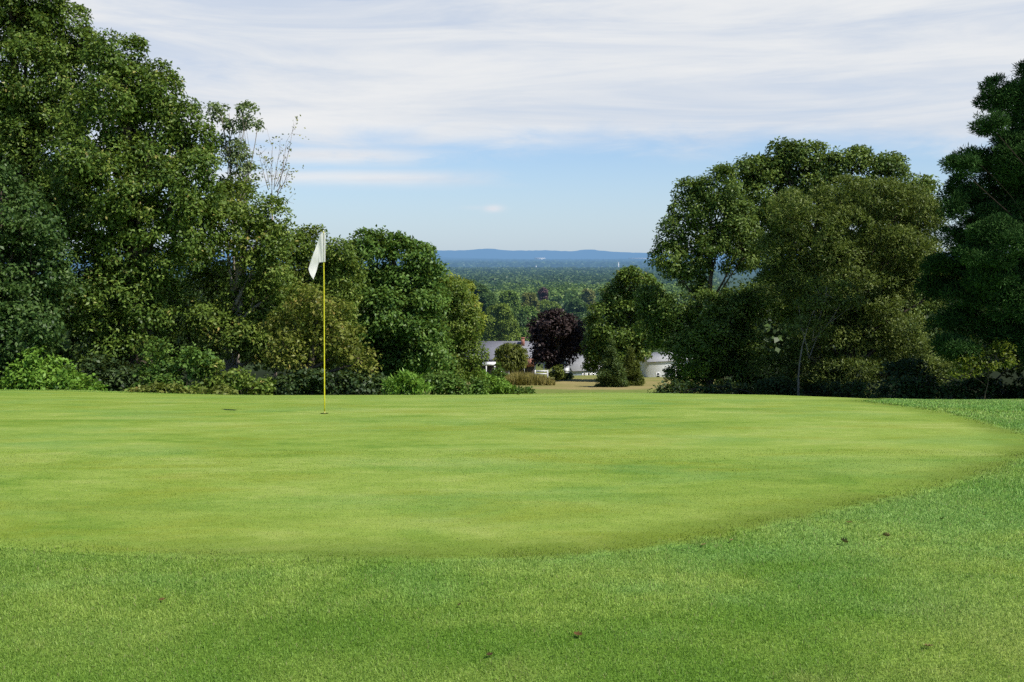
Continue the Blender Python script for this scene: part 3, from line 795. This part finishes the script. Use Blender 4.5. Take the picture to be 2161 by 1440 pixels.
def zat(py, d): return at(1080, py, d)[2]
def xat(px, d): return at(px, 700, d)[0]
def gable_roof(mb, x0, x1, y0, y1, ze, zr, th=.15, over=.3):
    """ridge along x"""
    ym = (y0 + y1) / 2; x0 -= over; x1 += over; ys = y0 - over; ye = y1 + over
    sl = (zr - ze) / (ym - y0); zo = ze - sl * over
    for a, b in ((ys, ym), (ye, ym)):
        V = [(x0, a, zo), (x1, a, zo), (x1, b, zr), (x0, b, zr), (x0, a, zo + th), (x1, a, zo + th), (x1, b, zr + th), (x0, b, zr + th)]
        mb.add(V, [(0, 1, 2, 3), (4, 7, 6, 5), (0, 4, 5, 1), (1, 5, 6, 2), (2, 6, 7, 3), (3, 7, 4, 0)])
def walls(mb, x0, x1, y0, y1, z0, ze, zr):
    ym = (y0 + y1) / 2
    V = [(x0, y0, z0), (x1, y0, z0), (x1, y1, z0), (x0, y1, z0), (x0, y0, ze), (x1, y0, ze), (x1, y1, ze), (x0, y1, ze), (x0, ym, zr), (x1, ym, zr)]
    mb.add(V, [(0, 1, 5, 4), (2, 3, 7, 6), (1, 2, 6, 5), (3, 0, 4, 7)], [(4, 7, 8), (5, 9, 6)])
def window(parent, x0, x1, y, z0, z1, frame_mat=WHITE, t=.08, mull=True):
    f = MB()
    f.box(x0, x0 + t, y - .06, y + .02, z0, z1).box(x1 - t, x1, y - .06, y + .02, z0, z1).box(x0 + t, x1 - t, y - .06, y + .02, z1 - t, z1).box(x0 + t, x1 - t, y - .06, y + .02, z0, z0 + t)
    if mull: f.box(x0 + t, x1 - t, y - .05, y + .01, (z0 + z1) / 2 - .03, (z0 + z1) / 2 + .03)
    fr = f.build('window', frame_mat, parent)
    g = MB(); g.box(x0 + t, x1 - t, y - .025, y - .005, z0 + t, z1 - t)
    V = np.vstack(g.v) - np.array(parent.location)
    p = mesh_obj('pane', V, [np.vstack(g.q)], GLASS, fr, local=True)
    return fr

def grey_house():
    d = 160.; x0 = xat(985, d); x1 = xat(1128, d); y0 = d; y1 = d + 8.5
    g = float(gz(0, d)) - .3; ze = zat(757, d); zr = zat(722, d + 4.2)
    r = empty('grey_roofed_house', ((x0 + x1) / 2, d, g), 'house with long grey shingle roof, brick chimney and white porch', 'house')
    w = MB(); walls(w, x0, x1, y0, y1, g, ze, zr); w.build('wall', DARKW, r)
    m = MB(); gable_roof(m, x0, x1, y0, y1, ze, zr, over=.35); rf = m.build('roof', ROOF, r)
    cx = xat(1103.5, d + 3.4); c = MB(); c.box(cx - .28, cx + .28, d + 3.0, d + 3.7, zat(735, d), zat(714, d + 3)); c.box(cx - .34, cx + .34, d + 2.94, d + 3.76, zat(714, d + 3), zat(713, d + 3)); 
    c.build('chimney', BRICK, r)
    # white porch: beams, posts and a low rail
    p = MB(); yp = d - 2.6
    for a, b, t, bt in ((1018, 1046, 767, 771.5), (1057, 1075, 766, 770.5)):
        p.box(xat(a, yp), xat(b, yp), yp - .1, yp + .1, zat(bt, yp), zat(t, yp))
        p.box(xat(a, yp), xat(b, yp), yp + .1, d - .02, zat(t + 1, yp), zat(t, yp))
    for a, t in ((1026, 771.5), (1044, 771.5), (1058, 770.5), (1074, 770.5)):
        xx = xat(a, yp); p.box(xx - .08, xx + .08, yp - .07, yp + .07, g, zat(t, yp))
    p.build('porch', WHITE, r)
    for a in (1033, 1040): window(r, xat(a - 2.6, d), xat(a + 2.6, d), d, zat(767, d), zat(758.5, d))
    window(r, xat(1062, d), xat(1070, d), d, zat(768, d), zat(759, d))
    b = MB(); yb = d - 1.0
    b.box(xat(1107, yb), xat(1131, yb), yb, d - .02, zat(774, yb), zat(757, yb)); b.build('brick_wall', BRICK, r)
    t = MB(); t.box(xat(1106, yb), xat(1107, yb), yb - .05, d - .03, g, zat(757.5, yb)); t.build('corner_board', WHITE, r)
grey_house()

def white_house():
    d = 166.; x0 = xat(1205, d); x1 = xat(1300, d); y0 = d; y1 = d + 8
    g = float(gz(8, d)) - .3; ze = zat(781, d); zr = zat(747, d + 4)
    r = empty('white_gable_house', ((x0 + x1) / 2, d, g), 'white house with pale grey roof and row of white-framed windows behind the conifers', 'house')
    w = MB(); walls(w, x0, x1, y0, y1, g, ze, zr); w.build('wall', WHITE_SHADE_GREY, r)
    m = MB(); gable_roof(m, x0, x1, y0, y1, ze, zr, over=.25); m.build('roof', ROOF2, r)
    for a in (1231, 1241.5, 1252.5, 1264, 1275): window(r, xat(a - 5, d), xat(a + 4.6, d), d - .02, zat(800, d), zat(785, d), t=.2, mull=False)
    s = MB(); s.box(xat(1224, d), xat(1282, d), d - .16, d - .09, zat(802.5, d), zat(800.3, d)); s.build('sill', WHITE, r)
    dm = MB(); dm.box(xat(1238, d), xat(1247, d), d + 1.0, d + 2.6, zat(779, d), zat(771, d)); dm.build('dormer', WHITE, r); r.rotation_euler.z = math.radians(24)
white_house()

def far_white_house():
    d = 160.; x0 = xat(1362, d); x1 = xat(1470, d)
    g = float(gz(20, d)) - .3; ze = zat(762, d); zr = zat(745, d + 4)
    r = empty('white_house', ((x0 + x1) / 2, d, g), 'bright white house wall glimpsed under the right-hand wood', 'house')
    w = MB(); walls(w, x0, x1, d, d + 8, g, ze, zr); w.build('wall', WHITE, r)
    m = MB(); gable_roof(m, x0, x1, d, d + 8, ze, zr); m.build('roof', ROOF2, r)
    r.rotation_euler.z = math.radians(24)
    for a in (1385, 1420, 1445): window(r, xat(a - 4.5, d), xat(a + 4.5, d), d - .02, zat(797, d), zat(785, d), t=.1)
    dr = MB(); dr.box(xat(1403, d), xat(1410, d), d - .05, d + .02, g, zat(784, d)); dr.build('door', ROOF, r)
far_white_house()

def shed():
    d = 158.; x0 = xat(1190, d); x1 = xat(1203, d); g = float(gz(8, d)) - .2
    r = empty('garden_shed', ((x0 + x1) / 2, d, g), 'small pale grey shed against the side of the white gable house', 'shed')
    w = MB(); walls(w, x0, x1 - .1, d, d + 2.4, g, zat(782, d), zat(774, d)); w.build('wall', WHITE_SHADE_GREY, r)
    m = MB(); gable_roof(m, x0, x1 - .1, d, d + 2.4, zat(783, d), zat(773, d + 1.2), .06, .08); m.build('roof', ROOF2, r)
    dr = MB(); dr.box(x0 + .15, x0 + .75, d - .04, d + .01, g, g + 1.7); dr.build('door', WHITE, r)
shed()

def rail_fence():
    d = 145.; g = float(gz(4, d))
    r = empty('rail_fence', (xat(1143, d), d, g), 'short white two-rail fence panel below the copper beech', 'fence')
    for a in (1129.5, 1156):
        x = xat(a, d); m = MB(); m.box(x - .07, x + .07, d - .07, d + .07, g - .2, zat(781, d)); m.build('post', WHITE, r)
    for t, b in ((782, 785), (788, 790.5)):
        m = MB(); m.box(xat(1130.6, d), xat(1155, d), d - .04, d + .04, zat(b, d), zat(t, d)); m.build('rail', WHITE, r)
    d = 149.; g = float(gz(4, d))
    r = empty('garden_arbor', (xat(1139, d), d, g), 'white wooden arbor frame standing behind the rail fence', 'arbor')
    for a, t in ((1129.2, 766), (1148, 758)):
        x = xat(a, d); m = MB(); m.box(x - .07, x + .07, d - .07, d + .07, g - .2, zat(t, d)); m.build('post', WHITE, r)
    m = MB(); m.box(xat(1130.2, d), xat(1147, d), d - .06, d + .06, zat(768.5, d), zat(766, d)); m.build('beam', WHITE, r)
rail_fence()

# ---- trees beyond the houses
HZ = 9500.
M_MID = {
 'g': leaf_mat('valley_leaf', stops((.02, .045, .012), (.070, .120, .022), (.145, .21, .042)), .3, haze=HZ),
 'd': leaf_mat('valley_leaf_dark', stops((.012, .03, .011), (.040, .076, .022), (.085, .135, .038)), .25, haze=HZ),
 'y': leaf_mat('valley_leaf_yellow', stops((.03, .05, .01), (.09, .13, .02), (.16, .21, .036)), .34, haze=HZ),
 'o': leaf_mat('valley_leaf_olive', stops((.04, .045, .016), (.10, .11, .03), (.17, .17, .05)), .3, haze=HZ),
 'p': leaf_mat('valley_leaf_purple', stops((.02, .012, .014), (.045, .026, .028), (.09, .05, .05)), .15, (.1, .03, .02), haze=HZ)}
def valley_tree(label, d, px, ytop, hw, hh, c):
    lob = [(px, ytop + hh * .45, hw * .62, hh * .45)]
    for i in range(7):
        a = RNG.uniform(0, 2 * np.pi); rr = RNG.uniform(.45, .62)
        lob.append((px + np.cos(a) * hw * rr, ytop + hh + np.sin(a) * hh * .45, hw * RNG.uniform(.34, .5), hh * RNG.uniform(.3, .45), RNG.uniform(-.5, .5) * hw * d / F))
    for sx in (-.55, 0, .55): lob.append((px + sx * hw, ytop + hh * 1.65, hw * .5, hh * .5, RNG.uniform(-.5, .5) * hw * d / F))
    s = d / F
    tree('valley_tree', label, 'tree', d, px, lob, M_MID[c], leaf=(3.6 * s + .08, 2.6 * s + .05), clump=max(.8, 6.5 * s), leaves=22, trunk=.3, cover=1.2, twigs=0, inner=.1)
for a in [
 ('bright yellow-green round tree rising behind the grey roof', 186, 1054, 646, 36, 44, 'y'),
 ('low dark green trees top just left of the brick chimney', 190, 1094, 690, 22, 22, 'g'),
 ('dark green tree tall behind the yellow-green round tree', 230, 1098, 664, 26, 34, 'd'),
 ('mid green tree directly left of the copper beech top', 262, 1116, 648, 20, 32, 'g'),
 ('dusky blue-green tree at the left of the valley gap', 270, 1016, 606, 34, 34, 'd'),
 ('broad soft green tree in the middle row of the valley', 310, 1074, 614, 28, 32, 'g'),
 ('tan-tinged small tree left of the distant white house', 340, 1116, 619, 17, 24, 'o'),
 ('yellow-green spreading tree just above the copper beech', 400, 1158, 638, 36, 22, 'y'),
 ('rounded deep green tree above and right of the copper beech', 352, 1218, 633, 27, 28, 'd'),
 ('tiny purple-leaved tree beyond the distant white house', 430, 1147, 609, 8, 11, 'p'),
 ('pale green tree right of the distant white house', 600, 1169, 619, 19, 16, 'y'),
 ('grey-green tree below the distant brown roof', 560, 1202, 620, 18, 14, 'g'),
 ('light green tree squeezed between copper beech and the sunlit tree', 200, 1236, 676, 20, 34, 'y'),
 ('olive tree top right of the deep green valley tree', 480, 1240, 614, 18, 22, 'o'),
 ('green tree half hidden behind the slim tree at the left of the gap', 240, 985, 640, 26, 32, 'g'),
 ('dark tree crown in the row above the dusky blue-green tree', 480, 990, 590, 24, 20, 'd'),
 ('bushy green tree right behind the white gable house', 195, 1262, 720, 26, 24, 'g'),
]: valley_tree(*a)

def distant_house(name, label, d, xa, xb, yt, ye, roofm, wallm):
    x0 = xat(xa, d); x1 = xat(xb, d); g = float(gz(0, d)); ze = zat(ye, d); zr = zat(yt, d)
    r = empty(name, ((x0 + x1) / 2, d, g), label, 'house')
    w = MB(); walls(w, x0, x1, d, d + 8, g, ze, zr - .1); w.build('wall', wallm, r)
    m = MB(); gable_roof(m, x0, x1, d, d + 8, ze, zr, .2, .3); m.build('roof', roofm, r)
    for k in (.3, .7): window(r, x0 + (x1 - x0) * k - .4, x0 + (x1 - x0) * k + .4, d - .02, ze - 1.8, ze - .5)
distant_house('distant_house', 'distant white house among the valley trees', 690, 1134.5, 1150, 629, 634, ROOF2, WHITE)
distant_house('distant_house', 'distant brown-roofed house half buried in valley trees', 760, 1174, 1192, 617, 622, roof_mat('brown_shingle', (.24, .17, .15)), DARKW)

def wood_stuff(name, label, X, Y, H, Wd, mat, q, lf):
    """a far wood: every crown is a cloud of leaf clumps"""
    n = len(X); G = gz(X, Y)
    lobes = 4
    Xc = np.repeat(X, lobes) + RNG.normal(0, .30, n * lobes) * np.repeat(Wd, lobes)
    Yc = np.repeat(Y, lobes) + RNG.normal(0, .30, n * lobes) * np.repeat(Wd, lobes)
    Zc = np.repeat(G + H * .66, lobes) + RNG.uniform(-.22, .14, n * lobes) * np.repeat(H, lobes)
    Rc = np.repeat(Wd, lobes) * RNG.uniform(.28, .42, n * lobes)
    N0 = len(Xc); d = rnd_dirs(N0 * q); d[:, 2] = np.abs(d[:, 2]) * np.where(RNG.uniform(0, 1, len(d)) < .8, 1, -1)
    r = np.repeat(Rc, q)[:, None]
    P = np.repeat(np.stack([Xc, Yc, Zc], -1), q, 0) + d * r * RNG.uniform(.8, 1.08, (N0 * q, 1)) * np.array([1, 1, .85])
    Nn = nrm(d + np.array([0, 0, .25]) + RNG.normal(0, .22, d.shape)); A = rnd_dirs(len(d))
    L = np.repeat(np.repeat(lf, lobes), q) * RNG.uniform(.7, 1.4, len(d))
    tone = np.clip(np.repeat(np.repeat(RNG.normal(.5, .24, n), lobes), q) + RNG.normal(0, .12, len(d)), 0, 1)
    V = leaf_quads(P, Nn, A, L, L * .8)
    # dark hearts of the crowns so that the wood is opaque
    o = mesh_obj(name, V, np.arange(len(V)).reshape(-1, 4), mat, attrs={'tone': np.repeat(tone, 4)})
    props(o, label, None, None, 'stuff'); return o

def forests():
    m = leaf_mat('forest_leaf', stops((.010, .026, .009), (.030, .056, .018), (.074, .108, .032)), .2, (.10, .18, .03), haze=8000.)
    def wedge(n, d0, d1, u0, u1):
        d = np.sqrt(RNG.uniform(d0 ** 2, d1 ** 2, n)); u = RNG.uniform(u0, u1, n); return u * d, d
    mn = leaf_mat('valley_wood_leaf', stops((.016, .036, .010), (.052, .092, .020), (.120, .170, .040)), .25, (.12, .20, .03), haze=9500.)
    for name, label, n, d0, d1, q, lf, hh in [
        ('near_woodland', 'wooded valley slope just beyond the distant houses', 620, 480, 1000, 80, 1.7, 14),
        ('valley_woodland', 'continuous dark green woodland across the valley', 3400, 1000, 2200, 26, 3.6, 15),
        ('far_woodland', 'farthest strip of green woodland before the blue plain', 4200, 2200, 4300, 16, 6.0, 16)]:
        X, Y = wedge(n, d0, d1, -.16, .20)
        sc = 1.0 if d1 < 2000 else 1.15
        wood_stuff(name, label, X, Y, hh * RNG.uniform(.75, 1.25, n), (18 if d1 < 1200 else 15 * sc) * RNG.uniform(.7, 1.3, n), mn if d1 < 1200 else m, q, np.full(n, lf))
    # wooded slopes behind the two flanking woods
    md = leaf_mat('slope_leaf', stops((.010, .02, .008), (.026, .045, .014), (.05, .08, .02)), .2)
    for name, label, u0, u1, n in [('wooded_slope', 'shaded woodland on the slope behind the left wood', -.62, -.135, 620), ('wooded_slope', 'shaded woodland on the slope behind the right-hand wood', .25, .62, 360)]:
        d = np.sqrt(RNG.uniform(62 ** 2, 105 ** 2, n)); u = RNG.uniform(u0, u1, n)
        wood_stuff(name, label, u * d, d, (.4 + RNG.normal(0, 1., n) - gz(u * d, d)) * .95, RNG.uniform(4.0, 6.5, n), md, 95, np.full(n, .34))
forests()

# ------------------------------------------------------------------ far plain and hills
def hills():
    def ridge(name, label, d, prof, depth, col, n=700):
        px = np.linspace(-1200, 3400, n)
        base_y = np.interp(px, [p[0] for p in prof], [p[1] for p in prof])
        k = np.hanning(5); k /= k.sum(); base_y = np.convolve(np.pad(base_y, 2, 'edge'), k, 'valid')
        top = np.array([at(a, b, d)[2] for a, b in zip(px, base_y)]); X = (px - 1080.5) / F * d
        top = top + RNG.normal(0, d * .00012, n)
        rows = 14; V = []
        for i in range(rows):
            t = i / (rows - 1); f = np.sin(t * np.pi / 2) ** 1.2
            nz = RNG.normal(0, 1, n); nz = np.convolve(nz, np.hanning(15), 'same') * .012 * np.sin(t * np.pi)
            V.append(np.stack([X, np.full(n, d - depth * (1 - t)), -70 + (top + 70) * np.clip(f + nz, 0, 1)], -1))
        V.append(np.stack([X, np.full(n, d + depth * .6), np.full(n, -70.)], -1))
        V = np.vstack(V); rows += 1
        i = np.arange(rows - 1)[:, None] * n; j = np.arange(n - 1)[None]
        Q = np.stack([i + j, i + j + 1, i + n + j + 1, i + n + j], -1).reshape(-1, 4)
        m, nt, out = new_mat(name); pos = position(nt)
        nn = noise(nt, mapping(nt, pos, (.0012, .0012, .004)), 1., 6, .7)
        c = mixc(nt, nn.smooth(.35, .65), tuple(x * .75 for x in col), tuple(x * 1.25 for x in col))
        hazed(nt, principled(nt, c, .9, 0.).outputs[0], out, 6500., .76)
        o = mesh_obj(name, V, Q, m, smooth=True); props(o, label, None, None, 'structure')
    ridge('hills', 'far line of low blue hills on the horizon', 23000,
          [(-1200, 528), (300, 530), (880, 528), (950, 529.5), (1000, 527.5), (1015, 525.5), (1035, 524.5), (1055, 527.5), (1075, 529.5), (1120, 528.5), (1160, 529), (1205, 531), (1225, 528), (1242, 526.5), (1262, 529.5), (1285, 531.5), (1320, 533), (1380, 534.5), (1600, 537), (2200, 532), (3400, 530)], 5000, (.03, .06, .05))
    ridge('hills', 'nearer wooded blue rise before the far hills', 13500,
          [(-1200, 546), (700, 546), (900, 542), (960, 544), (1060, 546), (1150, 549), (1250, 548), (1330, 546), (1400, 547), (3400, 546)], 2500, (.02, .045, .04))
hills()

def far_wood_plain():
    n = 5200
    d = RNG.uniform(4600, 11500, n); X = RNG.uniform(-.14, .20, n) * d
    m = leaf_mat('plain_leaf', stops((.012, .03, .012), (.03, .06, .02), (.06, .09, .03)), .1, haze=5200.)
    wood_stuff('plain_woodland', 'blue hazy woodland scattered over the far plain', X, d, RNG.uniform(12, 26, n), RNG.uniform(22, 60, n), m, 10, np.full(n, 16.))
far_wood_plain()

FARW = plain_mat('far_white', (.75, .75, .73), .6, .2, .05, .1, haze=30000)
FARG = plain_mat('far_grey', (.5, .5, .52), .6, .2, .05, .1, haze=30000)
def far_building(label, d, xa, xb, yt, yb):
    x0, x1 = xat(xa, d), xat(xb, d); g = -70.
    r = empty('distant_building', ((x0 + x1) / 2, d, g), label, 'building')
    w = MB(); walls(w, x0, x1, d, d + 40, g, zat(yt + .6, d), zat(yt, d)); w.build('wall', FARW, r)
    m = MB(); gable_roof(m, x0, x1, d, d + 40, zat(yt + .6, d), zat(yt, d), .8, 1.); m.build('roof', FARG, r)
far_building('white speck of a building on the plain left of the gap', 4700, 921, 932, 556.5, 561)
far_building('long pale building far out below the blue hills, middle of the gap', 13000, 1128, 1150, 544.5, 546)
far_building('long white sheds far out at the right end of the hills', 14000, 1325, 1372, 545, 547)
def far_tower(label, d, px, yt, w):
    x = xat(px, d); r = empty('distant_tower', (x, d, -70.), label, 'tower')
    m = MB(); zt = zat(yt, d); m.tube([(x, d, -70), (x, d, -70 + (zt + 70) * .5), (x, d, zt)], [w, w * .8, w * .6], 10); m.build('shaft', FARW, r)
    c = MB(); c.tube([(x, d, zt), (x, d, zt + w * .6), (x, d, zt + w * 1.2)], [w * .75, w * .8, w * .4], 10); c.build('cap', FARG, r)
far_tower('slim pale chimney rising over the woodland, middle of the gap', 4500, 1131, 561, 2.2)
far_tower('slim white tower over the woodland at the right of the gap', 4500, 1304, 555, 2.6)

# ------------------------------------------------------------------ flagstick and cup
def flagstick():
    b = on_ground(685, 875); d = b[1]
    b = np.array([b[0], d, b[2] + .012])
    top = at(683.5, 489, d); top[0] = b[0] + (top[0] - b[0]) * .9
    r = empty('flagstick', tuple(b), 'yellow golf flagstick with drooping white flag standing in the hole', 'flagstick')
    ym, nt, out = new_mat('yellow_paint')
    n = noise(nt, position(nt), 30, 3); c = mixc(nt, n.smooth(.3, .7), (.70, .62, .02), (.80, .72, .04))
    nt.links.new(principled(nt, c, .35, .4).outputs[0], out.inputs[0])
    p = MB(); t = np.linspace(0, 1, 12)[:, None]; P = b + (top - b) * t; P[0, 2] -= .08
    p.tube(P, np.linspace(.0088, .0070, 12), 12); p.build('pole', ym, r, True)
    k = MB(); tt = np.array(top); k.tube([tt, tt + (0, 0, .008), tt + (0, 0, .02)], [.0085, .010, .004], 12); k.build('finial', WHITE, r, True)
    fe = MB(); fe.tube([b + (0, 0, -.05), b + (0, 0, .03)], [.011, .0105], 12); fe.build('ferrule', plain_mat('ferrule', (.45, .42, .1), .5), r, True)
    # flag: rectangle of cloth drooping from the pole, folded once
    U = [0, .2, .42, .6, .8, 1.0]
    topc = [(685.5, 491, .0), (680.5, 491, -.012), (675.5, 496, -.022), (670, 513, -.03), (660.5, 538, -.07), (651, 567, -.12)]
    botc = [(685.0, 553, .0), (679.5, 553.5, -.014), (674.5, 554, -.02), (672, 557, -.015), (668, 572, -.05), (661.5, 590, -.10)]
    nu, nv = 49, 21
    us = np.linspace(0, 1, nu); vs = np.linspace(0, 1, nv)
    def itp(c, k): 
        f = np.interp(us, U, [q[k] for q in c]); ke = np.hanning(7); ke /= ke.sum()
        return np.convolve(np.pad(f, 3, 'reflect', reflect_type='odd'), ke, 'valid')
    A = [itp(topc, k) for k in range(3)]; B = [itp(botc, k) for k in range(3)]
    V = []
    for i, v in enumerate(vs):
        for j in range(nu):
            w = 1 - v
            px = A[0][j] * w + B[0][j] * v; py = A[1][j] * w + B[1][j] * v
            bul = np.sin(v * np.pi) * us[j] * 1.8
            dd = A[2][j] * w + B[2][j] * v + .012 * np.sin(us[j] * 14 + v * 4) * us[j]
            V.append(at(px - bul * (1 if us[j] > .5 else 0) * (us[j] - .5) * 2, py, d + dd))
    V = np.array(V); i = np.arange(nv - 1)[:, None] * nu; j = np.arange(nu - 1)[None]
    Q = np.stack([i + j, i + j + 1, i + nu + j + 1, i + nu + j], -1).reshape(-1, 4)
    fm, nt, out = new_mat('flag_cloth')
    tc = nt.nodes.new('ShaderNodeTexCoord'); wv = noise(nt, tc.outputs['Object'], 14, 3)
    pr = principled(nt, mixc(nt, wv, (.77, .75, .725), (.83, .81, .785)), .8, .1)
    tr = nt.nodes.new('ShaderNodeBsdfTranslucent'); tr.inputs[0].default_value = (.78, .74, .70, 1)
    mx = nt.nodes.new('ShaderNodeMixShader'); mx.inputs[0].default_value = .3
    nt.links.new(pr.outputs[0], mx.inputs[1]); nt.links.new(tr.outputs[0], mx.inputs[2]); nt.links.new(mx.outputs[0], out.inputs[0])
    mesh_obj('flag', V, Q, fm, r, True)
    s = MB(); q0 = at(684.6, 491, d); q1 = at(684.6, 553, d); s.tube([q0, (q0 + q1) / 2, q1], [.0135, .014, .0135], 14, False); s.build('flag_sleeve', fm, r, True)
    # the hole: a flat dark disc painted as its shaded inside
    h = empty('hole_cup', tuple(b), 'dark golf hole with white rim at the foot of the flagstick', 'hole')
    a = np.linspace(0, 2 * np.pi, 33)[:-1]
    def ringz(rad, dz):
        x = b[0] + rad * np.cos(a); y = d + rad * np.sin(a); return np.stack([x, y, gz(x, y) + .012 + dz], -1)
    V = np.vstack([ringz(.054, .006), [[b[0], d, b[2] + .006]]]); T = np.stack([np.arange(32), (np.arange(32) + 1) % 32, np.full(32, 32)], 1)
    mesh_obj('shade_disc', V, T, plain_mat('hole_shade', (.012, .016, .008), .9, 0), h)
    V = np.vstack([ringz(.054, .007), ringz(.058, .007)]); jj = np.arange(32); Q = np.stack([jj, jj + 32, (jj + 1) % 32 + 32, (jj + 1) % 32], 1)
    mesh_obj('rim', V, Q, plain_mat('hole_rim', (.10, .12, .05), .8, .1), h)
flagstick()

# ------------------------------------------------------------------ fallen leaves
def fallen_leaves():
    cols = {'brown': (.125, .075, .025), 'tan': (.22, .165, .065), 'dark': (.055, .036, .014)}
    mats = {k: plain_mat('dead_leaf_' + k, v, .8, .15, .3, 40) for k, v in cols.items()}
    items = [(1220, 1347, 'brown', .085, 'brown curled oak leaf lying in the rough, low centre of the picture'),
             (1033, 1389, 'dark', .06, 'dark crumpled leaf in the rough nearest the bottom middle'),
             (1485, 1155, 'tan', .08, 'tan leaf at the fringe where the green starts to curve'),
             (1544, 1146, 'tan', .06, 'small tan leaf right of the tan fringe leaf'),
             (1781, 1152, 'tan', .09, 'pale tan leaf standing on edge in the bluish rough'),
             (1871, 1139, 'tan', .08, 'faded leaf in the bluish rough right of the one on edge'),
             (1792, 1108, 'brown', .07, 'brown leaf close to the right curve of the green'),
             (1988, 1100, 'dark', .06, 'small dark leaf farthest right near the curve of the green'),
             (1633, 1169, 'dark', .045, 'tiny dark scrap of leaf in the bluish rough'),
             (1959, 1371, 'tan', .07, 'tan leaf low at the right in the yellowish rough'),
             (970, 1283, 'dark', .05, 'small dark leaf above the brown curled leaf, in the middle rough'),
             (342, 1272, 'brown', .055, 'small brown leaf in the rough at the lower left'),
             (990, 1109, 'brown', .04, 'tiny brown leaf lying on the putting green'),
             (1093, 834.5, 'brown', .16, 'brown leaf scrap on the crest of the green')]
    for px, py, c, s, label in items:
        b = on_ground(px, py); n = 9
        up = .008 + (.006 if edge_dist(b[0], b[1]) < 0 else 0)
        o_az = RNG.uniform(0, 6.28)
        # lobed outline of an oak leaf, curled along the rib
        ts = np.linspace(0, 1, 15); wdt = .30 * np.sin(ts * np.pi) ** .7 * (1 + .35 * np.cos(ts * 22)) + .01
        V = []
        curl = RNG.uniform(.5, 1.1)
        for t, wd in zip(ts, wdt):
            for sgn in (-1, -.5, 0, .5, 1):
                V.append(((t - .5), wd * sgn, curl * (wd * sgn) ** 2 * 1.8 + curl * (t - .45) ** 2 * .7))
        V = np.array(V) * s * .6; ca, sa = math.cos(o_az), math.sin(o_az)
        tl = RNG.uniform(-.5, .5) if 'edge' not in label else 1.1
        V = np.stack([V[:, 0], V[:, 1] * math.cos(tl) - V[:, 2] * math.sin(tl), V[:, 1] * math.sin(tl) + V[:, 2] * math.cos(tl)], -1)
        V[:, 2] -= V[:, 2].min()
        V = np.stack([V[:, 0] * ca - V[:, 1] * sa, V[:, 0] * sa + V[:, 1] * ca, V[:, 2]], -1)
        i = np.arange(14)[:, None] * 5; j = np.arange(4)[None]; Q = np.stack([i + j, i + j + 1, i + 5 + j + 1, i + 5 + j], -1).reshape(-1, 4)
        o = mesh_obj('fallen_leaf', V, Q, mats[c], smooth=True); o.location = (b[0], b[1], b[2] + up)
        props(o, label, 'leaf', 'fallen leaves')
fallen_leaves()
print('leaves', LEAFCOUNT, 'objects', len(bpy.data.objects))
